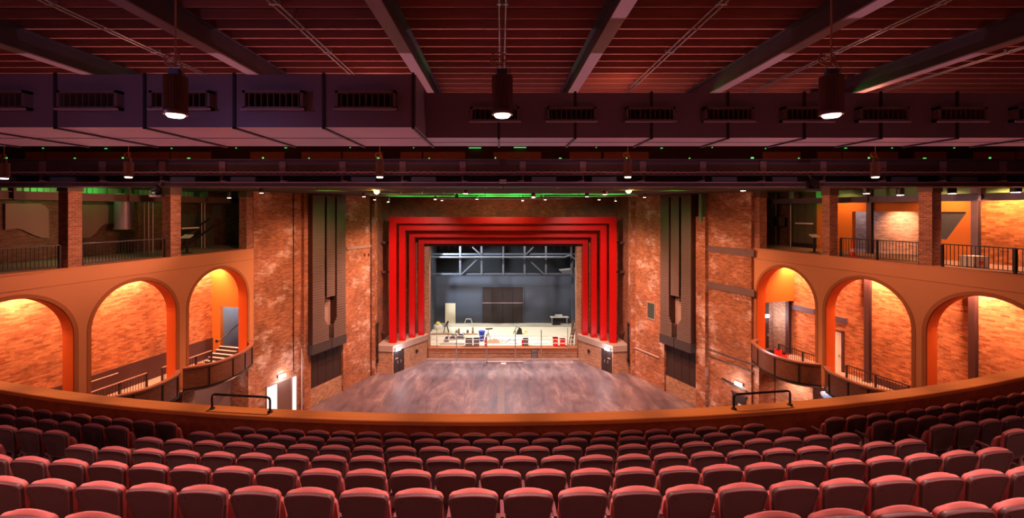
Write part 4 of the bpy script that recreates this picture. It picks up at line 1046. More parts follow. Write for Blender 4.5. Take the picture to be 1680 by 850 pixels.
    vs = []; fs = []
    for i in range(n):
        for j in range(n):
            u, v = i / (n - 1) - .5, j / (n - 1) - .5
            hgt = max(0, .35 * (1 - 4 * (u * u + v * v))) * (0.6 + .6 * random.random())
            vs.append((q.x + 1.4 * u, q.y + 1.0 * v, zs + .01 + hgt))
    for i in range(n - 1):
        for j in range(n - 1): fs.append((i * n + j, (i + 1) * n + j, (i + 1) * n + j + 1, i * n + j + 1))
    m.add(vs, fs, True); m.build('sheet', 'timber', T)
    pts = [spot(822.5, 562), spot(826, 559), spot(830, 562), spot(838, 557), spot(846, 560)]
    T = thing('cable', 'dark cable snaking over the bare stage floor', 'cable', pts[2]); MB().tube([p + Vector((0, 0, .03)) for p in pts], .03, 6).build('cable', 'rail_black', T)
    q = spot(852, 549)
    T = thing('vacuum_cleaner', 'small black vacuum cleaner on the stage behind the rail', 'vacuum', q)
    MB().prism([(q.x - .35, zs), (q.x + .35, zs), (q.x + .3, zs + .55), (q.x, zs + .75), (q.x - .25, zs + .3)], q.y, q.y + .45).build('body', 'black', T)
    MB().tube([q + Vector((.2, .2, .6)), q + Vector((-.3, .1, .9)), q + Vector((-.7, 0, .1))], .04, 6).build('hose', 'rail_black', T)
    q = spot(862, 545); T = thing('hard_hat', 'yellow hard hat lying on the stage floor', 'hat', q)
    MB().lathe([(.24, 0), (.24, .03), (.17, .05), (.15, .15), (.05, .22)], 14, Matrix.Translation(q)).build('shell', 'yellow', T)
    q = spot(917, 531.5)
    T = thing('work_table', 'white trestle table in front of the grey back wall', 'table', q)
    MB().box(q.x - 1.1, q.x + 1.2, q.y - .35, q.y + .35, zs + .85, zs + .92).build('top', 'white', T)
    for sx in (-.9, 1.0):
        MB().box(q.x + sx - .04, q.x + sx + .04, q.y - .3, q.y - .2, zs, zs + .85).build('leg', 'galv', T); MB().box(q.x + sx - .04, q.x + sx + .04, q.y + .2, q.y + .3, zs, zs + .85).build('leg', 'galv', T)
    T = thing('white_case', 'white case lying on the trestle table', 'case', (q.x - .1, q.y, zs + .92)); MB().box(q.x - .5, q.x + .4, q.y - .2, q.y + .2, zs + .92, zs + 1.18).build('body', 'white', T); MB().tube([(q.x - .2, q.y, zs + 1.18), (q.x - .15, q.y, zs + 1.25), (q.x + .05, q.y, zs + 1.25), (q.x + .1, q.y, zs + 1.18)], .02, 6).build('handle', 'black', T)
    q = spot(913, 533); T = thing('tool_bag', 'dark tool bag under the white trestle table', 'bag', q)
    MB().prism([(q.x - .5, zs), (q.x + .5, zs), (q.x + .42, zs + .3), (q.x - .42, zs + .3)], q.y - .15, q.y + .2).build('body', 'black', T); MB().tube([q + Vector((-.3, 0, .3)), q + Vector((0, 0, .45)), q + Vector((.3, 0, .3))], .03, 6).build('handle', 'rail_black', T)
    # leaning ladder and timbers
    for k in range(3):
        a = Vector((xat(936 + 2.6 * k, 46.8), 46.85 + .25 * k, zs)); b = Vector((7.85, 47.1 + .3 * k, zs + 2.2 + .3 * (k % 2)))
        T = thing('leaning_ladder' if k == 0 else 'leaning_timber', ['wooden ladder leaning on the side of the stage opening beside the red bins', 'brown timber leaning behind the ladder at the stage opening', 'dark timber leaning farthest behind the ladder'][k], 'ladder' if k == 0 else 'timber', a)
        if k == 0:
            for s in (-.16, .16): MB().beam(a + Vector((s, 0, 0)), b + Vector((s, 0, 0)), .05, .1).build('rail', 'timber_dark', T)
            for i in range(1, 8):
                p = a.lerp(b, i / 8); MB().beam(p + Vector((-.16, 0, 0)), p + Vector((.16, 0, 0)), .04, .04).build('rung', 'timber', T)
        else:
            MB().beam(a, b, .06, .22).build('plank', ['', 'timber', 'timber_dark'][k], T); MB().beam(a.lerp(b, .6) + Vector((0, -.03, 0)), a.lerp(b, .66) + Vector((0, -.03, 0)), .07, .23).build('tape', 'nosing', T)
stage()

# ------------------------------------------------------------------ stalls: orange barrier
def barrier():
    a = SL.P(SL.t(491, -1.0), -1.0); A = Frame((-15.55, 33.75), (.36, .93), (-.93, .36))
    T = thing('crowd_barrier', 'orange plastic barrier standing on the bare floor below the louvred tower', 'barrier', (A.P(1.1, 0).x, A.P(1.1, 0).y, 0))
    f = MB()
    L = 2.25
    f.box(0, L, -.03, .03, .92, 1.02, A.T); f.box(0, L, -.03, .03, .14, .24, A.T); f.box(0, .12, -.03, .03, .14, 1.02, A.T); f.box(L - .12, L, -.03, .03, .14, 1.02, A.T)
    f.build('frame', 'barrier', T)
    MB().box(.5, 1.85, -.02, .02, .45, .75, A.T).build('sign_panel', 'barrier', T)
    for k in range(9):
        x = .2 + .23 * k; MB().box(x, x + .07, -.022, .022, .24, .92, A.T).build('bar', 'barrier', T)
    for t in (.3, L - .3): MB().box(t - .1, t + .1, -.28, .28, 0, .14, A.T).build('foot', 'plastic_grey', T)
barrier()

# ------------------------------------------------------------------ circle: parapet, steps, seats
CXR, CYR, R1 = -.58, 54.69, 46.0
PITCH, DEPTH, DROP = .53, .905, .3505
def arc(Rr, x0, x1, n=90):
    a0, a1 = math.asin((x0 - CXR) / Rr), math.asin((x1 - CXR) / Rr); out = []
    for i in range(n + 1):
        a = a0 + (a1 - a0) * i / n
        out.append((Vector((CXR + Rr * math.sin(a), CYR - Rr * math.cos(a))), Vector((math.sin(a), -math.cos(a)))))
    return out
ROWZ = lambda r: EYE - (4.462 - DROP * (r - 1)) - .87           # tread level of row r
def circle():
    zc = EYE - 4.62
    T = thing('balcony_parapet', 'long curved dark red timber parapet with an orange cap in front of the seats', 'parapet', (0, 9.8, zc - 1))
    pth = arc(R1 - .92, -18.5, 18.5)
    MB().sweep([(-.02, zc - .09), (-.02, zc - 2.6), (-.32, zc - 2.6), (-.32, zc - .09)], pth).build('panel', 'parapet_wood', T)
    MB().sweep([(.03, zc - .09), (.03, zc - .015), (.015, zc), (-.35, zc), (-.365, zc - .015), (-.365, zc - .09)], pth).build('cap', 'cap_wood', T)
    # stepped circle floor
    m = MB()
    prof = []
    Rin = R1 - .95
    prof.append((Rin, ROWZ(1)))
    for r in range(1, 10):
        Ro = R1 + DEPTH * (r - 1) + .28
        prof.append((Ro, ROWZ(r))); prof.append((Ro, ROWZ(r + 1)))
    prof.append((prof[-1][0] + 1.2, prof[-1][1])); prof.append((prof[-1][0], ROWZ(1) - .9)); prof.append((Rin, ROWZ(1) - .9))
    pr = [(p - R1, z) for p, z in prof]
    m.sweep(pr, arc(R1, -21.5, 21.5, 60))
    struct(m.build('floor_circle', 'tread'))
    # aisle half steps with pale nosings
    for s, nm in ((-1, 'left'), (1, 'right')):
        t = thing('aisle_steps', 'stepped seat aisle with pale nosings on the %s of the centre block' % nm, 'steps', (s * 6.4, 8, ROWZ(3)))
        for r in range(1, 7):
            xa, xb = (-6.66 - .27 * (r - 1), -5.62 - .27 * (r - 1)) if s < 0 else (5.72 + .27 * (r - 1), 6.82 + .27 * (r - 1))
            Ro = R1 + DEPTH * (r - 1) + .28
            p = arc(Ro, xa, xb, 6)
            st = MB().sweep([(-.3, ROWZ(r)), (0, ROWZ(r)), (0, ROWZ(r) + .175), (-.3, ROWZ(r) + .175)], p).build('step', 'tread', t)
            MB().sweep([(-.305, ROWZ(r) + .15), (-.25, ROWZ(r) + .15), (-.25, ROWZ(r) + .182), (-.305, ROWZ(r) + .182)], p).build('nosing', 'nosing', st)
            MB().sweep([(-.005, ROWZ(r + 1) - .03), (.05, ROWZ(r + 1) - .03), (.05, ROWZ(r + 1) + .006), (-.005, ROWZ(r + 1) + .006)], p).build('nosing', 'nosing', st)
    # guard loops on the parapet at the aisle ends
    for (pa, pb, ya, yb, lab) in ((348, 443, 669, 673.5, 'black tube guard rail on the orange parapet cap, before the grey undercroft wall'), (1204, 1296, 669, 662.5, 'black tube guard rail on the orange parapet cap, before the dark exit door')):
        def on_arc(px):
            k = (px - CX) / F; Rr = R1 - 1.1
            # intersect X = kY with the circle
            a = k * k + 1; b = -2 * (k * CXR + CYR); c = CXR ** 2 + CYR ** 2 - Rr * Rr
            Y = (-b - math.sqrt(b * b - 4 * a * c)) / (2 * a); return Vector((k * Y, Y, zc))
        a, b = on_arc(pa), on_arc(pb)
        T = thing('guard_loop', lab, 'guard rail', (a + b) / 2)
        h = Vector((0, 0, .34)); d = (b - a).normalized() * .07
        MB().tube([a, a + h - Vector((0, 0, .07)), a + h - Vector((0, 0, .02)) + d * .3, a + h + d, b + h - d, b + h - Vector((0, 0, .02)) - d * .3, b + h - Vector((0, 0, .07)), b], .026, 10).build('tube', 'rail_black', T)
        for q in (a, b): MB().lathe([(.06, 0), (.06, .02), (.035, .03)], 12, Matrix.Translation(q)).build('flange', 'rail_black', T)
circle()

def seat_outline(w0, w1, h, r, crown, n=6):
    """back outline in (x, z), z = 0 at the bottom, anticlockwise"""
    pts = [(-w0 / 2 + .05, 0), (w0 / 2 - .05, 0), (w0 / 2, .05)]
    xr = w1 / 2
    for k in range(n + 1):
        a = math.pi / 2 * k / n
        pts.append((xr - r + r * math.cos(a), h - r + r * math.sin(a)))
    for k in range(1, 6):
        u = 1 - 2 * k / 6; pts.append(((xr - r) * u, h + crown * (1 - u * u)))
    for k in range(n + 1):
        a = math.pi / 2 + math.pi / 2 * k / n
        pts.append((-xr + r + r * math.cos(a), h - r + r * math.sin(a)))
    pts.append((-w0 / 2, .05))
    return pts

def loft(rings):
    m = MB(); n = len(rings[0]); vs = [p for rg in rings for p in rg]; fs = []
    for i in range(len(rings) - 1):
        for k in range(n): fs.append((i * n + k, i * n + (k + 1) % n, (i + 1) * n + (k + 1) % n, (i + 1) * n + k))
    m.add(vs, fs, True); m.add(rings[0], [tuple(range(n))], True); m.add(rings[-1], [tuple(range(n))[::-1]], True)
    return m

def make_seat():
    T = thing('theatre_seat', 'seat', 'seat', (0, 0, 0))
    tilt = Matrix.Translation((0, .1, .40)) @ Matrix.Rotation(R(10), 4, 'X')
    H = .455
    def ring(y, inset, top=0.0, low=0.0):
        o = seat_outline(.375 - 2 * inset, .485 - 2 * inset, H - 2 * inset + top * .4, .062 - inset * .4, .008 + top * 1.9)
        return [tilt @ Vector((x, y, z + inset + low)) for x, z in o]
    # upholstered pad, rounded on all edges; y grows towards the stage
    loft([ring(.006, .010), ring(.016, .003, .005), ring(.042, .004, .013), ring(.062, .013, .013), ring(.074, .038, .007), ring(.077, .085)]).build('back_pad', 'seat_pink', T, True)
    # moulded shell: flat panel with a raised lip
    loft([ring(-.012, .05), ring(-.013, .024), ring(-.02, .016), ring(-.02, .006), ring(-.008, .0), ring(.008, .0)]).build('back_shell', 'seat_shell', T, True)
    o = [tilt @ Vector((x, -.016, z + .011)) for x, z in seat_outline(.353, .463, H - .022, .055, .014)]
    MB().tube(o[2:-1], .007, 6).build('shell_rim', 'seat_rim', T, True)
    for sx in (-.16, .16):
        q = tilt @ Vector((sx, -.015, H - .07)); MB().lathe([(.006, 0), (.006, .004)], 8, Matrix.Translation(q) @ Matrix.Rotation(R(100), 4, 'X')).build('screw_cap', 'black', T, True)
    # tipped-up seat pan
    tp = Matrix.Translation((0, .27, .40)) @ Matrix.Rotation(R(14), 4, 'X')
    def ring2(y, inset):
        o = seat_outline(.43 - 2 * inset, .43 - 2 * inset, .36 - 2 * inset, .07, .01)
        return [tp @ Vector((x, y, z + inset - .03)) for x, z in o]
    loft([ring2(-.06, .03), ring2(-.04, .0), ring2(.0, .0), ring2(.02, .03)]).build('seat_pan', 'seat_pink', T, True)
    # standard with foot, and one arm rest
    sx = -.251
    MB().beam((sx, .15, .03), (sx, .17, .52), .03, .06, (1, 0, 0)).build('standard', 'seat_metal', T, True)
    MB().box(sx - .02, sx + .02, .0, .32, 0, .03).build('foot', 'seat_metal', T, True)
    MB().box(sx - .018, sx + .02, .14, .40, .52, .555).build('armrest', 'seat_rim', T, True)
    MB().box(-.14, .14, .04, .24, 0, .09).build('pedestal', 'seat_metal', T, True)
    for sx in (-.13, .13):
        b = MB(); b.box(sx - .02, sx + .02, .08, .16, .30, .46); b.build('bracket', 'seat_rim', T, True)
    MB().box(-.245, .235, .12, .16, .33, .37).build('beam', 'seat_rim', T, True)
    return T

def seats():
    proto = make_seat(); used = [False]
    def put(r, s_, label, group):
        Rr = R1 + DEPTH * (r - 1)
        a = s_ / Rr
        o = proto if not used[0] else copy_tree(proto)
        used[0] = True
        o.location = (CXR + (Rr - .02) * math.sin(a), CYR - (Rr - .02) * math.cos(a), ROWZ(r)); o.rotation_euler = (0, 0, a)
        o['label'] = label; o['group'] = group
    rows = ['front row', 'second row', 'third row', 'fourth row', 'fifth row', 'sixth row', 'rearmost row']
    def px_of(r, s_):
        Rr = R1 + DEPTH * (r - 1); a = s_ / Rr; X = CXR + Rr * math.sin(a); Y = CYR - Rr * math.cos(a)
        return CX + F * X / Y, (CY + F * (EYE - ROWZ(r) - .87) / Y)
    for r in range(1, 8):
        n = 20 + r; c = .0 - CXR
        for k in range(n):
            s_ = c + (k - (n - 1) / 2) * PITCH
            px, py = px_of(r, s_)
            if px < -130 or px > 1810 or py > 858: continue
            if k <= n // 2: w = '%s from the left aisle' % ORD[k]
            else: w = '%s from the right aisle' % ORD[n - 1 - k]
            put(r, s_, 'pink-padded tip-up theatre seat, centre block, %s, %s' % (rows[r - 1], w), 'centre block seats, ' + rows[r - 1])
        for side_, e0 in ((-1, -6.78 - .27 * (r - 1)), (1, 6.93 + .27 * (r - 1))):
            for k in range(16):
                X = e0 + side_ * (.265 + PITCH * k)
                s_ = (R1 + DEPTH * (r - 1)) * math.asin((X - CXR) / (R1 + DEPTH * (r - 1)))
                px, py = px_of(r, s_)
                if px < -130 or px > 1810 or py > 858: break
                put(r, s_, 'pink-padded tip-up theatre seat, %s side block, %s, %s from the aisle' % ('left' if side_ < 0 else 'right', rows[r - 1], ORD[k]), '%s side block seats, %s' % ('left' if side_ < 0 else 'right', rows[r - 1]))
seats()

# ------------------------------------------------------------------ ceiling steel, ducts, pendants
def ceiling_steel():
    names = ['at the far left edge of the roof', 'over the deep duct, second from the left', 'just left of the middle pendant lamp', 'just right of the middle pendant lamp', 'passing above the right pendant lamp', 'at the far right edge of the roof']
    for k in range(6):
        x = -11.7 + 4.68 * k; zb = EYE + 3.83
        T = thing('steel_beam', 'dark steel ceiling beam %s' % names[k], 'beam', (x, 8, zb), 'ceiling beams running to the stage')
        MB().box(x - .15, x + .15, -2.5, 20.1, zb, zb + .035).build('bottom_flange', 'steel_flange', T)
        MB().box(x - .02, x + .02, -2.5, 20.1, zb + .035, zb + .54).build('web', 'steel', T)
        MB().box(x - .15, x + .15, -2.5, 20.1, zb + .54, zb + .575).build('top_flange', 'steel', T)
        for Y in (4, 8):
            MB().box(x - .14, x + .14, Y - .01, Y + .01, zb + .035, zb + .54).build('stiffener', 'steel', T)
    cn = ['left of the deep duct bay', 'above the deep duct', 'over the middle pendant lamp', 'right of the middle bay', 'over the right pendant lamp', 'near the right edge of the roof']
    for k, x in enumerate((-9.45, -4.75, 0.03, 4.62, 9.2, 13.9)):
        T = thing('conduit', 'pair of thin pale conduits under the roof %s' % cn[k], 'pipe', (x, 9, EYE + 4.35), 'twin roof conduits')
        for dx in (-.07, .07):
            MB().tube([(x + dx, -2, EYE + 4.33), (x + dx, 16.2, EYE + 4.33)], .018, 6).build('pipe', 'galv', T)
        for Y in (3, 6, 9.2, 12, 15): MB().box(x - .12, x + .12, Y - .03, Y + .03, EYE + 4.31, EYE + 4.40).build('clamp', 'galv', T)
ceiling_steel()

def ducts():
    zb = EYE + 1.606
    for nm, x0, x1, y0, zt, seams, gr, lab in (
        ('left', -20.0, -1.65, 8.5, EYE + 2.63, [-1.7 - 1.73 * k for k in range(11)], [(x, 1.15) for x in (599, 447, 294, 142, -10, -160)], 'deep dark sheet metal duct crossing under the roof on the left'),
        ('right', -1.65, 20.0, 9.72, EYE + 2.6, [-.05 + 1.69 * k for k in range(12)], [(x, 1.07) for x in (812, 938, 1068, 1197, 1327, 1452, 1580, 1708)], 'slim dark sheet metal duct crossing under the roof on the right')):
        T = thing('air_duct', lab, 'duct', ((x0 + x1) / 2, 10, zb))
        MB().box(x0, x1, y0, 11.0, zb, zt).build('body', 'duct', T)
        for x in seams:
            if not (x0 < x < x1): continue
            m = MB(); m.box(x - .025, x + .025, y0 - .03, y0, zb - .03, zt + .03); m.box(x - .025, x + .025, y0 - .03, 11.03, zb - .035, zb); m.build('seam', 'duct_seam', T)
        m = MB(); m.box(x0, x1, y0 + 1.25 * (11 - y0) / 2.5, y0 + 1.25 * (11 - y0) / 2.5 + .02, zb - .008, zb); m.build('long_seam', 'duct_seam', T)
        for px, w in gr:
            yf = y0 - .16; x = xat(px, yf); zc = zat(163.5 if nm == 'left' else 187, yf); h = .36 if nm == 'left' else .32
            g = MB()
            fw = .05
            g.box(x - w / 2, x + w / 2, yf, y0, zc + h / 2 - fw, zc + h / 2); g.box(x - w / 2, x + w / 2, yf, y0, zc - h / 2, zc - h / 2 + fw)
            g.box(x - w / 2, x - w / 2 + fw, yf, y0, zc - h / 2, zc + h / 2); g.box(x + w / 2 - fw, x + w / 2, yf, y0, zc - h / 2, zc + h / 2)
            go = g.build('vent_grille', 'grille', T)
            MB().box(x - w / 2 + fw, x + w / 2 - fw, y0 - .02, y0, zc - h / 2 + fw, zc + h / 2 - fw).build('back', 'black', go)
            b = MB()
            for k in range(9):
                xx = x - w / 2 + .1 + (w - .2) * k / 8; b.box(xx - .008, xx + .008, yf + .04, y0 - .02, zc - h / 2 + fw, zc + h / 2 - fw)
            b.build('fins', 'lamp_body', go)
            MB().box(x - w / 2 - .03, x + w / 2 + .03, yf - .02, yf + .01, zc - h / 2 - .02, zc - h / 2 + .02).build('sill', 'steel_flange', go)
    # hangers
ducts()

def pendant(px, py_bottom, Y, label, group, top, scale=1.0, e=40, glowm='glow_warm', size=None, col=(1, .45, .38)):
    x = xat(px, Y); zb = zat(py_bottom, Y)
    T = thing('pendant_lamp', label, 'lamp', (x, Y, zb), group)
    r, h = .15 * scale, .56 * scale
    prof = []
    n = 28; vs = []; fs = []
    m = MB()
    # finned body: star section
    ring = []
    for k in range(n * 2):
        a = math.pi * k / n; rr = r if (k % 2 == 0) else r * .86
        ring.append((rr * math.cos(a), rr * math.sin(a)))
    N2 = n * 2
    vs = [(x + a, Y + b, zb + .02) for a, b in ring] + [(x + a, Y + b, zb + h) for a, b in ring]
    fs = [(k, (k + 1) % N2, N2 + (k + 1) % N2, N2 + k) for k in range(N2)] + [tuple(range(N2)), tuple(range(2 * N2 - 1, N2 - 1, -1))]
    m.add(vs, fs); m.build('housing', 'lamp_body', T)
    Tm = Matrix.Translation((x, Y, zb))
    MB().lathe([(r * .2, .0), (r * .62, -.022 * scale), (r * .75, .0), (r * .78, .03)], 20, Tm).build('lens', glowm, T)
    MB().lathe([(r * 1.0, .012), (r * 1.03, .05), (r * .98, .07)], 24, Tm).build('trim_ring', 'lamp_body', T)
    MB().box(x - .07 * scale, x + .07 * scale, Y - .05 * scale, Y + .05 * scale, zb + h, zb + h + .1 * scale).build('driver_box', 'blue_box', T)
    for s in (-1, 1): MB().tube([(x + s * .09 * scale, Y, zb + h), (x + s * .07 * scale, Y, zb + h + .14 * scale), (x, Y, zb + h + .2 * scale)], .008 * scale, 6).build('yoke', 'galv', T)
    MB().tube([(x, Y, zb + h + .15 * scale), (x, Y, top)], .012 * max(.8, scale), 6).build('suspension_cable', 'cord', T)
    q = Vector((x - .05 * scale, Y, zb + h + .27 * scale))
    for i, rr in enumerate((.11, .095)):
        c = [(q.x - .02 * i + rr * scale * math.cos(2 * math.pi * k / 20), q.y + .02 * i + .03 * math.sin(2 * math.pi * k / 20), q.z - .04 * i + rr * .75 * scale * math.sin(2 * math.pi * k / 20)) for k in range(20)]
        MB().tube(c, .011 * scale, 6, True).build('cable_coil', 'cord', T)
    MB().tube([(x + .05 * scale, Y, zb + h + .25 * scale), (x + .11 * scale, Y - .02, zb + h + .12 * scale), (x + .13 * scale, Y, zb + h)], .008 * scale, 6).build('flex', 'cord', T)
    l = bpy.data.lights.new('pendant_light', 'SPOT'); l.energy = e; l.color = col; l.spot_size = R(125); l.spot_blend = .7; l.shadow_soft_size = .12 * scale
    o = bpy.data.objects.new('pendant_light', l); COL.objects.link(o); o.location = (x, Y, zb - .06)
    return T
CT = EYE + 4.4
pendant(288, 190, 6.26, 'finned pendant lamp with a coiled cord hanging before the deep duct', 'front row of pendant lamps', CT)
pendant(824, 190, 6.26, 'finned pendant lamp hanging in the middle, on two pale rods', 'front row of pendant lamps', CT)
pendant(1364, 190, 6.26, 'finned pendant lamp hanging before the slim duct on the right', 'front row of pendant lamps', CT)
pl = ['violet-tinged pendant lamp at the left edge beneath the deep duct', 'dark pendant lamp before the bridge near the green cladding strip', 'dark pendant lamp just above the left amber spotlight', 'dark pendant lamp just above the right amber spotlight', 'dark pendant lamp above the bright upper gallery']
for k, px in enumerate((7, 211, 623, 1030, 1436)):
    pendant(px, 291 if k else 293, 16.0, pl[k], 'rear row of pendant lamps', EYE + 3.83 if 0 else CT, e=420, glowm='glow_violet' if k == 0 else 'glow_warm')

# ------------------------------------------------------------------ lighting bridge
def bridge():
    Y = 17.2
    T = thing('lighting_bridge', 'dark riveted steel lighting bridge spanning the whole hall below the roof', 'bridge', (0, Y, EYE + 1))
    zt, zw = zat(263, Y), zat(286, Y); zb = zat(305, Y)
    X = 26
    MB().box(-X, X, Y, Y + .04, zw, zt).build('web_plate', 'steel', T)
    MB().box(-X, X, Y - .14, Y + .18, zt, zt + .04).build('top_flange', 'steel', T)
    MB().box(-X, X, Y - .16, Y + .2, zw - .05, zw).build('shelf', 'steel', T)
    # bumpy cable run on the shelf
    m = MB(); pts = []
    x = -X
    i = 0
    while x < X:
        pts.append((x, Y - .09, zw + .045 + (.022 if i % 2 else -.0) + random.uniform(0, .012))); x += .13; i += 1
    m.tube(pts, .04, 6); m.build('cable_run', 'cable', T)
    MB().box(-X, X, Y + .05, Y + 1.1, zb - .02, zb + .03).build('walkway', 'black', T)
    MB().box(-X, X, Y - .02, Y + .04, zb - .02, zb + .13).build('toe_board', 'steel', T)
    MB().box(-X, X, Y + 1.0, Y + 1.06, zb, zt).build('back_plate', 'steel', T)
    MB().tube([(-X, Y - .2, zat(299, Y - .2)), (X, Y - .2, zat(299, Y - .2))], .03, 6).build('lighting_bar', 'duct', T)
    x = -25
    k = 0
    while x < 25:
        MB().box(x - .12, x + .12, Y - .05, Y + .0, zw + .08, zt - .04).build('gusset', 'duct', T)
        MB().box(x - .04, x + .04, Y - .1, Y + .06, zb, zw - .05).build('upright', 'steel', T)
        s = 1 if x < 0 else -1
        # slanting outrigger seen as pale strips
        MB().beam((x, Y - .15, zat(297, Y)), (x + .9 * s, Y + .9, zat(303, Y) - .06), .1, .05).build('outrigger', 'steel_flange', T)
        if k % 3 != 1: MB().box(x + .35, x + 1.3, Y - .08, Y + .02, zb + .16, zw - .1).build('equipment_box', 'blue_box', T)
        x += 2.35; k += 1
    b = thing('junction_box', 'small pale junction box under the middle of the lighting bridge', 'box', (xat(825, Y), Y - .38, zat(300, Y)))
    q = b.location
    MB().box(q.x - .13, q.x + .13, q.y - .1, q.y + .1, q.z - .04, q.z + .1).build('case', 'galv', b); MB().tube([(q.x, q.y, q.z - .04), (q.x, q.y, q.z - .3)], .012, 6).build('lead', 'rail_black', b)
    # moving-head style fixtures clamped on the bridge
    for px, py, lab in ((1320, 303, 'black stage light clamped under the bridge near the bright gallery'), (273, 313, 'black stage light clamped under the bridge near the dark gallery')):
        q = Vector((xat(px, Y), Y - .45, zat(py, Y)))
        t = thing('stage_light', lab, 'stage light', q)
        MB().lathe([(.1, -.15), (.16, -.1), (.17, .12), (.1, .18)], 16, Matrix.Translation(q) @ Matrix.Rotation(R(65), 4, 'X')).build('head', 'black', t)
        MB().box(q.x - .22, q.x + .22, q.y - .12, q.y + .12, q.z - .26, q.z - .18).build('base', 'steel', t)
        for s in (-1, 1): MB().box(q.x + s * .19 - .02, q.x + s * .19 + .02, q.y - .06, q.y + .06, q.z - .2, q.z + .12).build('yoke_arm', 'black', t)
        MB().lathe([(.0, 0), (.08, .01)], 12, Matrix.Translation(q + Vector((0, -.17, -.06))) @ Matrix.Rotation(R(65), 4, 'X')).build('lens', 'glass_dark', t)
        MB().tube([q + Vector((0, 0, .1)), q + Vector((0, .2, .35))], .02, 6).build('clamp', 'galv', t)
bridge()

def spots():
    L = [  # px, py of the lens, depth, size, power, note
        (597, 323, 33, .14, 'beside the left amber spotlight'), (614.7, 328, 38, .13, 'below the left amber spotlight'), (637, 331.5, 41, .13, 'above the left corner of the red portals'),
        (714, 327.5, 38, .14, 'with a bright flare over the left half of the portals'), (725, 329.5, 40, .13, 'close beside the flaring one'), (749, 324.5, 34, .14, 'in the gap left of the fat spotlight'), (763.7, 318, 28, .17, 'fat and short, left of the middle'), (782.5, 327, 37, .13, 'long tubed, left of the middle'),
        (857.5, 329.5, 40, .13, 'lowest, just right of the middle'), (875, 323.5, 33, .15, 'with a flare, right of the middle'), (888.7, 326, 36, .13, 'first of a touching pair'), (894.5, 328, 38, .13, 'second of a touching pair'),
        (963, 323, 33, .15, 'with a flare, over the right half of the portals'), (983, 328, 38, .13, 'between flare and fat spotlight on the right'), (992.5, 319.5, 29, .17, 'fat and short, left of the right amber spotlight'), (1057.5, 324, 34, .13, 'right of the right amber spotlight'), (1010, 330, 41, .1, 'tiny, over the right corner of the portals'),
        (429, 317, 26, .12, 'with a flare above the left weathered wall'), (376, 325, 27, .12, 'with a flare in the open bay of the dark gallery'), (1219, 313.5, 27, .17, 'above the right weathered wall'), (1236, 312, 28, .16, 'unlit, above the end of the right weathered wall'),
        (1421.4, 318, 22.5, .16, 'over the orange gallery wall, dimmest'), (1477, 320.5, 22.5, .17, 'over the brick opening of the bright gallery'), (1562, 318, 21, .17, 'right of the dark brick pillar'), (1666.6, 316, 18.9, .18, 'before the glowing brick wall, violet-tinged')]
    for k, (px, py, Y, r, lab) in enumerate(L):
        x, z = xat(px, Y), zat(py, Y)
        T = thing('spotlight', 'small hanging spotlight %s' % lab, 'spotlight', (x, Y, z), 'ceiling spotlights')
        h = min(.75, CEIL - z - .12)
        h = max(h, .3)
        MB().lathe([(r * .95, .015), (r, .05), (r, h * .8), (r * .6, h)], 14, Matrix.Translation((x, Y, z))).build('housing', 'lamp_body' if k < 17 else 'black', T)
        if 'unlit' not in lab:
            MB().lathe([(.01, -.01), (r * .8, 0), (r * .85, .03)], 14, Matrix.Translation((x, Y, z))).build('lens', 'glow_violet' if 'violet' in lab else 'glow_spot', T)
        MB().tube([(x, Y, z + h), (x, Y, CEIL)], .03, 6).build('stem', 'rail_black', T)
    for px, py, lab in ((618, 314, 'amber spotlight shining at the audience over the left end of the portals'), (1031.5, 312.5, 'amber spotlight shining at the audience over the right end of the portals')):
        Y = 29.0; q = Vector((xat(px, Y), Y, zat(py, Y)))
        T = thing('amber_spotlight', lab, 'spotlight', q)
        MB().lathe([(.2, 0), (.24, .02), (.24, .35), (.14, .5)], 18, Matrix.Translation(q) @ Matrix.Rotation(R(-82), 4, 'X')).build('housing', 'black', T)
        MB().lathe([(.01, -.02), (.17, -.01), (.19, .0)], 18, Matrix.Translation(q) @ Matrix.Rotation(R(-82), 4, 'X')).build('lens', 'glow_amber', T)
        for s in (-1, 1): MB().box(q.x + s * .27 - .015, q.x + s * .27 + .015, q.y + .1, q.y + .2, q.z - .05, CEIL).build('yoke_arm', 'black', T)
        l = bpy.data.lights.new('amber', 'POINT'); l.energy = 130; l.color = (1, .5, .08); l.shadow_soft_size = .15
        o = bpy.data.objects.new('amber_light', l); COL.objects.link(o); o.location = q + Vector((0, -.5, 0))
    # bars the spotlights hang from, amber-lit
    for Y, x0, x1, z, lab in ((30, -9, -3.2, 16.55, 'hanging bar beside the left amber spotlight'), (30.5, 3.0, 9.5, 16.52, 'hanging bar beside the right amber spotlight'), (33, -5, 5.2, 16.4, 'hanging bar over the middle of the hall')):
        T = thing('lighting_bar', 'grey lighting bar, ' + lab, 'bar', ((x0 + x1) / 2, Y, z)); MB().tube([(x0, Y, z), (x1, Y, z)], .06, 8).build('bar', 'galv', T)
        for k in range(4):
            x = x0 + (x1 - x0) * (k + .5) / 4; MB().tube([(x, Y, z), (x, Y, CEIL - .014)], .02, 6).build('drop_rod', 'galv', T)
spots()

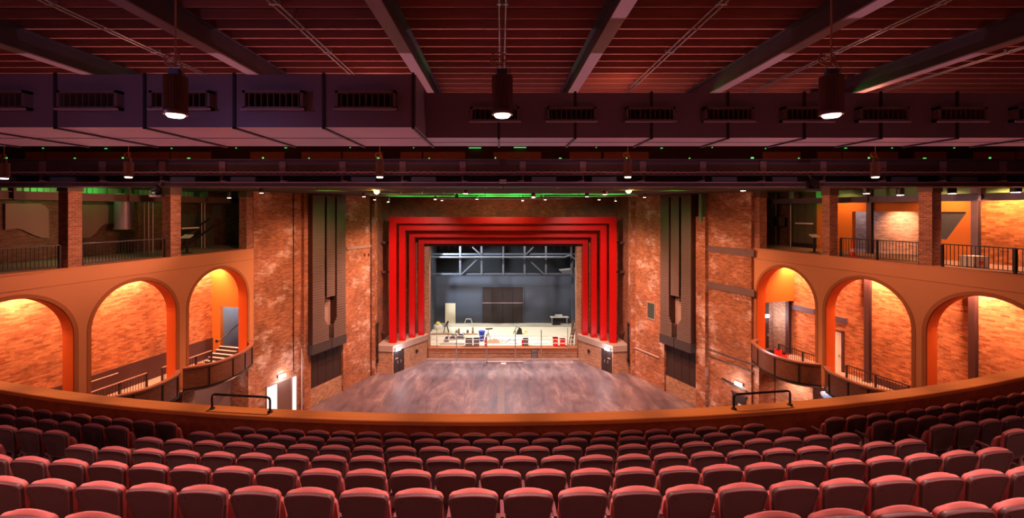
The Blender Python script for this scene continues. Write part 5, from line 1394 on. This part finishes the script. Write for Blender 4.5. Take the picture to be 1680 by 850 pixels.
# tiny green lights along the back of the ducts
def green_dots():
    random.seed(3)
    k = 0
    me = None
    for k in range(34):
        px = 20 + 50 * k + random.uniform(-18, 18)
        Y = 20.1 if k % 2 else 17.1
        z = zat(243.5, 20.1) + random.uniform(-.03, .03) if k % 2 else zat(262.5, 17.1) + .05
        x = xat(px, Y)
        w = .02 if k % 3 else .045
        if k in (15, 17): w = .28
        m = MB().box(x - w, x + w, Y - .05, Y, z, z + (.03 if k % 4 else .055))
        o = m.build('marker_light', 'glow_green')
        tag(o, 'tiny green marker light glowing on the dark steel under the roof', 'marker light', 'green marker lights')
green_dots()

# ------------------------------------------------------------------ lights
def spotl(loc, target, e, col, ang=70, blend=.6, size=.3):
    l = bpy.data.lights.new('spot', 'SPOT'); l.energy = e; l.color = col; l.spot_size = R(ang); l.spot_blend = blend; l.shadow_soft_size = size
    o = bpy.data.objects.new('spot_light', l); COL.objects.link(o); o.location = loc
    o.rotation_euler = (Vector(target) - Vector(loc)).to_track_quat('-Z', 'Y').to_euler(); return o
def pointl(loc, e, col, size=.3):
    l = bpy.data.lights.new('point', 'POINT'); l.energy = e; l.color = col; l.shadow_soft_size = size
    o = bpy.data.objects.new('point_light', l); COL.objects.link(o); o.location = loc; return o
def areal(loc, target, e, col, sx, sy):
    l = bpy.data.lights.new('area', 'AREA'); l.energy = e; l.color = col; l.shape = 'RECTANGLE'; l.size = sx; l.size_y = sy
    o = bpy.data.objects.new('area_light', l); COL.objects.link(o); o.location = loc
    o.rotation_euler = (Vector(target) - Vector(loc)).to_track_quat('-Z', 'Y').to_euler(); return o
WARM = (1, .48, .28); PINK = (1, .50, .40); ORG = (1, .40, .14)
# lamps over the arches
for A, arcs in ((AL, arcsL), (AR, arcsR)):
    for ta, tb, c, r, zs in arcs:
        spotl(A.P(c - 1.7, 2.75, 12.25), A.P(c - 1.9, 3.25, 9), 2300, (1, .44, .24), 125, .8, .15)
        spotl(A.P(c - .3, 1.9, 12.2), A.P(c - .2, 2.0, 6), 900, (1, .38, .17), 120, .9, .2)
# hall wash from the ceiling spotlights
for x in (-8, -2.7, 2.7, 8):
    spotl((x, 34, 16.2), (x * 1.1, 36, 0), 6200, PINK, 100, .8, .3)
for s in (-1, 1):
    spotl((s * 7, 28, 16.0), (s * 15.8, 34, 6), 6800, WARM, 85, .9, .4)
    spotl((s * 6, 36, 16.0), (s * 12.5, 41, 6), 5400, WARM, 80, .9, .4)
    spotl((s * 9, 20, 16.2), (s * 19, 24, 11), 2600, (1, .44, .24), 100, .9, .5)
    spotl((s * 8, 25, 16.2), (s * 19.4, 22, 14.6), 3800 if s < 0 else 1300, (1, .46, .33), 40, .9, .3)  # narrow spot added to brighten the upper gallery pillars
    spotl((s * 11, 27, 13.5), (s * 17.5, 28, 2), 1500, WARM, 70, .9, .5)
for s in (-1, 1): spotl((s * 6, 36, 16.2), (s * 9, 44, 8), 2600, (1, .7, .6), 90, .9, .3)
spotl((0, 38, 16.0), (0, 46, 15), 900, WARM, 120, .9, .3)
# stage working light
for x in (-4, 4): spotl((x, 49, 16.0), (x, 51, 1), 6000, (1, .97, .9), 95, .5, .3)
spotl((-7.2, 49.5, 12.0), (1, 56, 3), 7000, (.8, .9, 1), 75, .3, .15)
spotl((0, 51.5, 14.2), (0, 42.5, 0), 7000, (.92, .92, 1), 60, .3, .3)
# green uplights under the low roof
for k in range(8):
    for Y in (36, 41.2): spotl((-9.1 + 2.6 * k, Y, 14.9), (-9.1 + 2.6 * k, Y, 17), 3200 if k in (3, 4) else 1700, (.05, 1, .12), 104, .8, .15)
for x in (-11.5, 11.5): spotl((x, 29, 16.0), (x, 29.2, 17), 90, (.25, 1, .08), 120, .6, .15)
pointl(AL.P(8, 2.6, 14.6), 30, (1, .42, .35), .3)  # warm fill added in the dark upper gallery
pointl(AL.P(8.5, 4.4, 13.6), 5, (.05, 1, .15), .2)
for t in (2.5, 6.5, 9): pointl(AL.P(t, 4.6, 16.5), 15, (.05, 1, .15), .1)
pointl(AR.P(1.5, 3.6, 16.4), 8, (.05, 1, .2), .1)
for k, sd in ((0, 1), (2, 1), (3, -1), (4, -1), (5, -1)):
    x = -11.7 + 4.68 * k
    spotl((x + sd * .45, 15.2, EYE + 3.82), (x, 12.8, EYE + 3.9), 16, (.05, 1, .15), 50, .9, .05)
# upper right gallery
for px, d, e, z in ((1390, 3.0, 260, 14.5), (1560, 3.2, 420, 14.5), (1655, 3.3, 800, 14.8)):
    t = AR.t(px, 4.2); spotl(AR.P(t, d, 16.6), AR.P(t, 4.2, z), e, ORG, 130, .8, .15)
t = AR.t(1610, 2.0); spotl(AR.P(t, 1.6, 16.4), AR.P(t - .3, 2.2, 13), 420, (1, .5, .3), 90, .8, .15)
t = AR.t(1476, 6.4); spotl(AR.P(t, 5.4, 15.6), AR.P(t, 6.6, 14.5), 620, (1, .55, .34), 100, .9, .15)
t = AR.t(1420, 6.4); spotl(AR.P(t - .8, 5.6, 16.2), AR.P(t - .4, 6.6, 14.2), 200, (.6, .68, 1), 110, .9, .15)
# stairwell and lobby, then fills added for the walls under the galleries
pointl(AL.P(-1.2, 1.5, 9.2), 120, (.8, .88, 1), .2)
pointl(AR.P(-.8, 1.6, 8.6), 60, (1, .85, .8), .2)
spotl(AR.P(2.5, .3, 4.9), AR.P(2.5, 1.3, 1.5), 500, (1, .55, .42), 120, .9, .2)
spotl(AL.P(3.0, -2.5, 5.0), AL.P(2.5, 1.3, 2.6), 420, (1, .62, .52), 100, .9, .2)
# unseen spots added over the near seats and behind the camera, without fixtures
for x in (-9.2, -4.6, 0, 4.6, 9.2):
    spotl((x, 4.4, EYE + 1.45), (x, 4.2, 10), 1500, (1, .52, .46), 82, 1, .2)
for x in (-8, -3, 3, 8): spotl((x, -1.8, EYE + 1.5), (x, 3.6, EYE - 3.4), 230, (1, .5, .44), 60, 1, .3)
for x in (-8, 0, 8): pointl((x, -1.5, EYE + .6), 16, (1, .36, .30), .4)
# unseen uplights added on the hall side of the parapet as floor bounce
for x in (-12, -6, 0, 6, 12):
    spotl((x, 13.4, EYE - 7.2), (x, 11.5, EYE + 4), 950, (1, .48, .56), 100, .9, .2)
# spots added without fixtures to brighten the parapet cap
for k in range(-6, 7):
    a = 2.6 * k / 44
    q = lambda rr, z: (CXR + rr * math.sin(a), CYR - rr * math.cos(a), z)
    spotl(q(R1 - 3.3, EYE + 1.2), q(R1 - 1.3, EYE - 4.62), 1000, (1, .5, .24), 30, 1, .15)
# unseen points added behind the ducts to brighten the bulkhead
for x in (-12, -4, 4, 12): pointl((x, 14.2, EYE + 3.4), 45, (1, .33, .2), .3)
pointl((-6.5, 5.0, EYE + 1.6), 34, (.42, .4, 1), .3)  # unseen violet point added for the cool cast on the left duct

w = bpy.data.worlds.new('world'); S.world = w; w.use_nodes = True
bg = w.node_tree.nodes['Background']; bg.inputs[0].default_value = (1, .30, .24, 1); bg.inputs[1].default_value = .045

# ------------------------------------------------------------------ camera
cam = bpy.data.cameras.new('camera'); cam.sensor_width = 36; cam.lens = F / 1680 * 36
cam.shift_x = (840 - CX) / 1680; cam.shift_y = -(425 - CY) / 1680; cam.clip_end = 200; cam.clip_start = .05
co = bpy.data.objects.new('camera', cam); COL.objects.link(co); co.location = (0, 0, EYE); co.rotation_euler = (R(90), 0, 0)
S.camera = co
S.view_settings.view_transform = 'Standard'; S.view_settings.look = 'None'; S.view_settings.exposure = 0; S.view_settings.gamma = 1
S.view_settings.use_curve_mapping = False
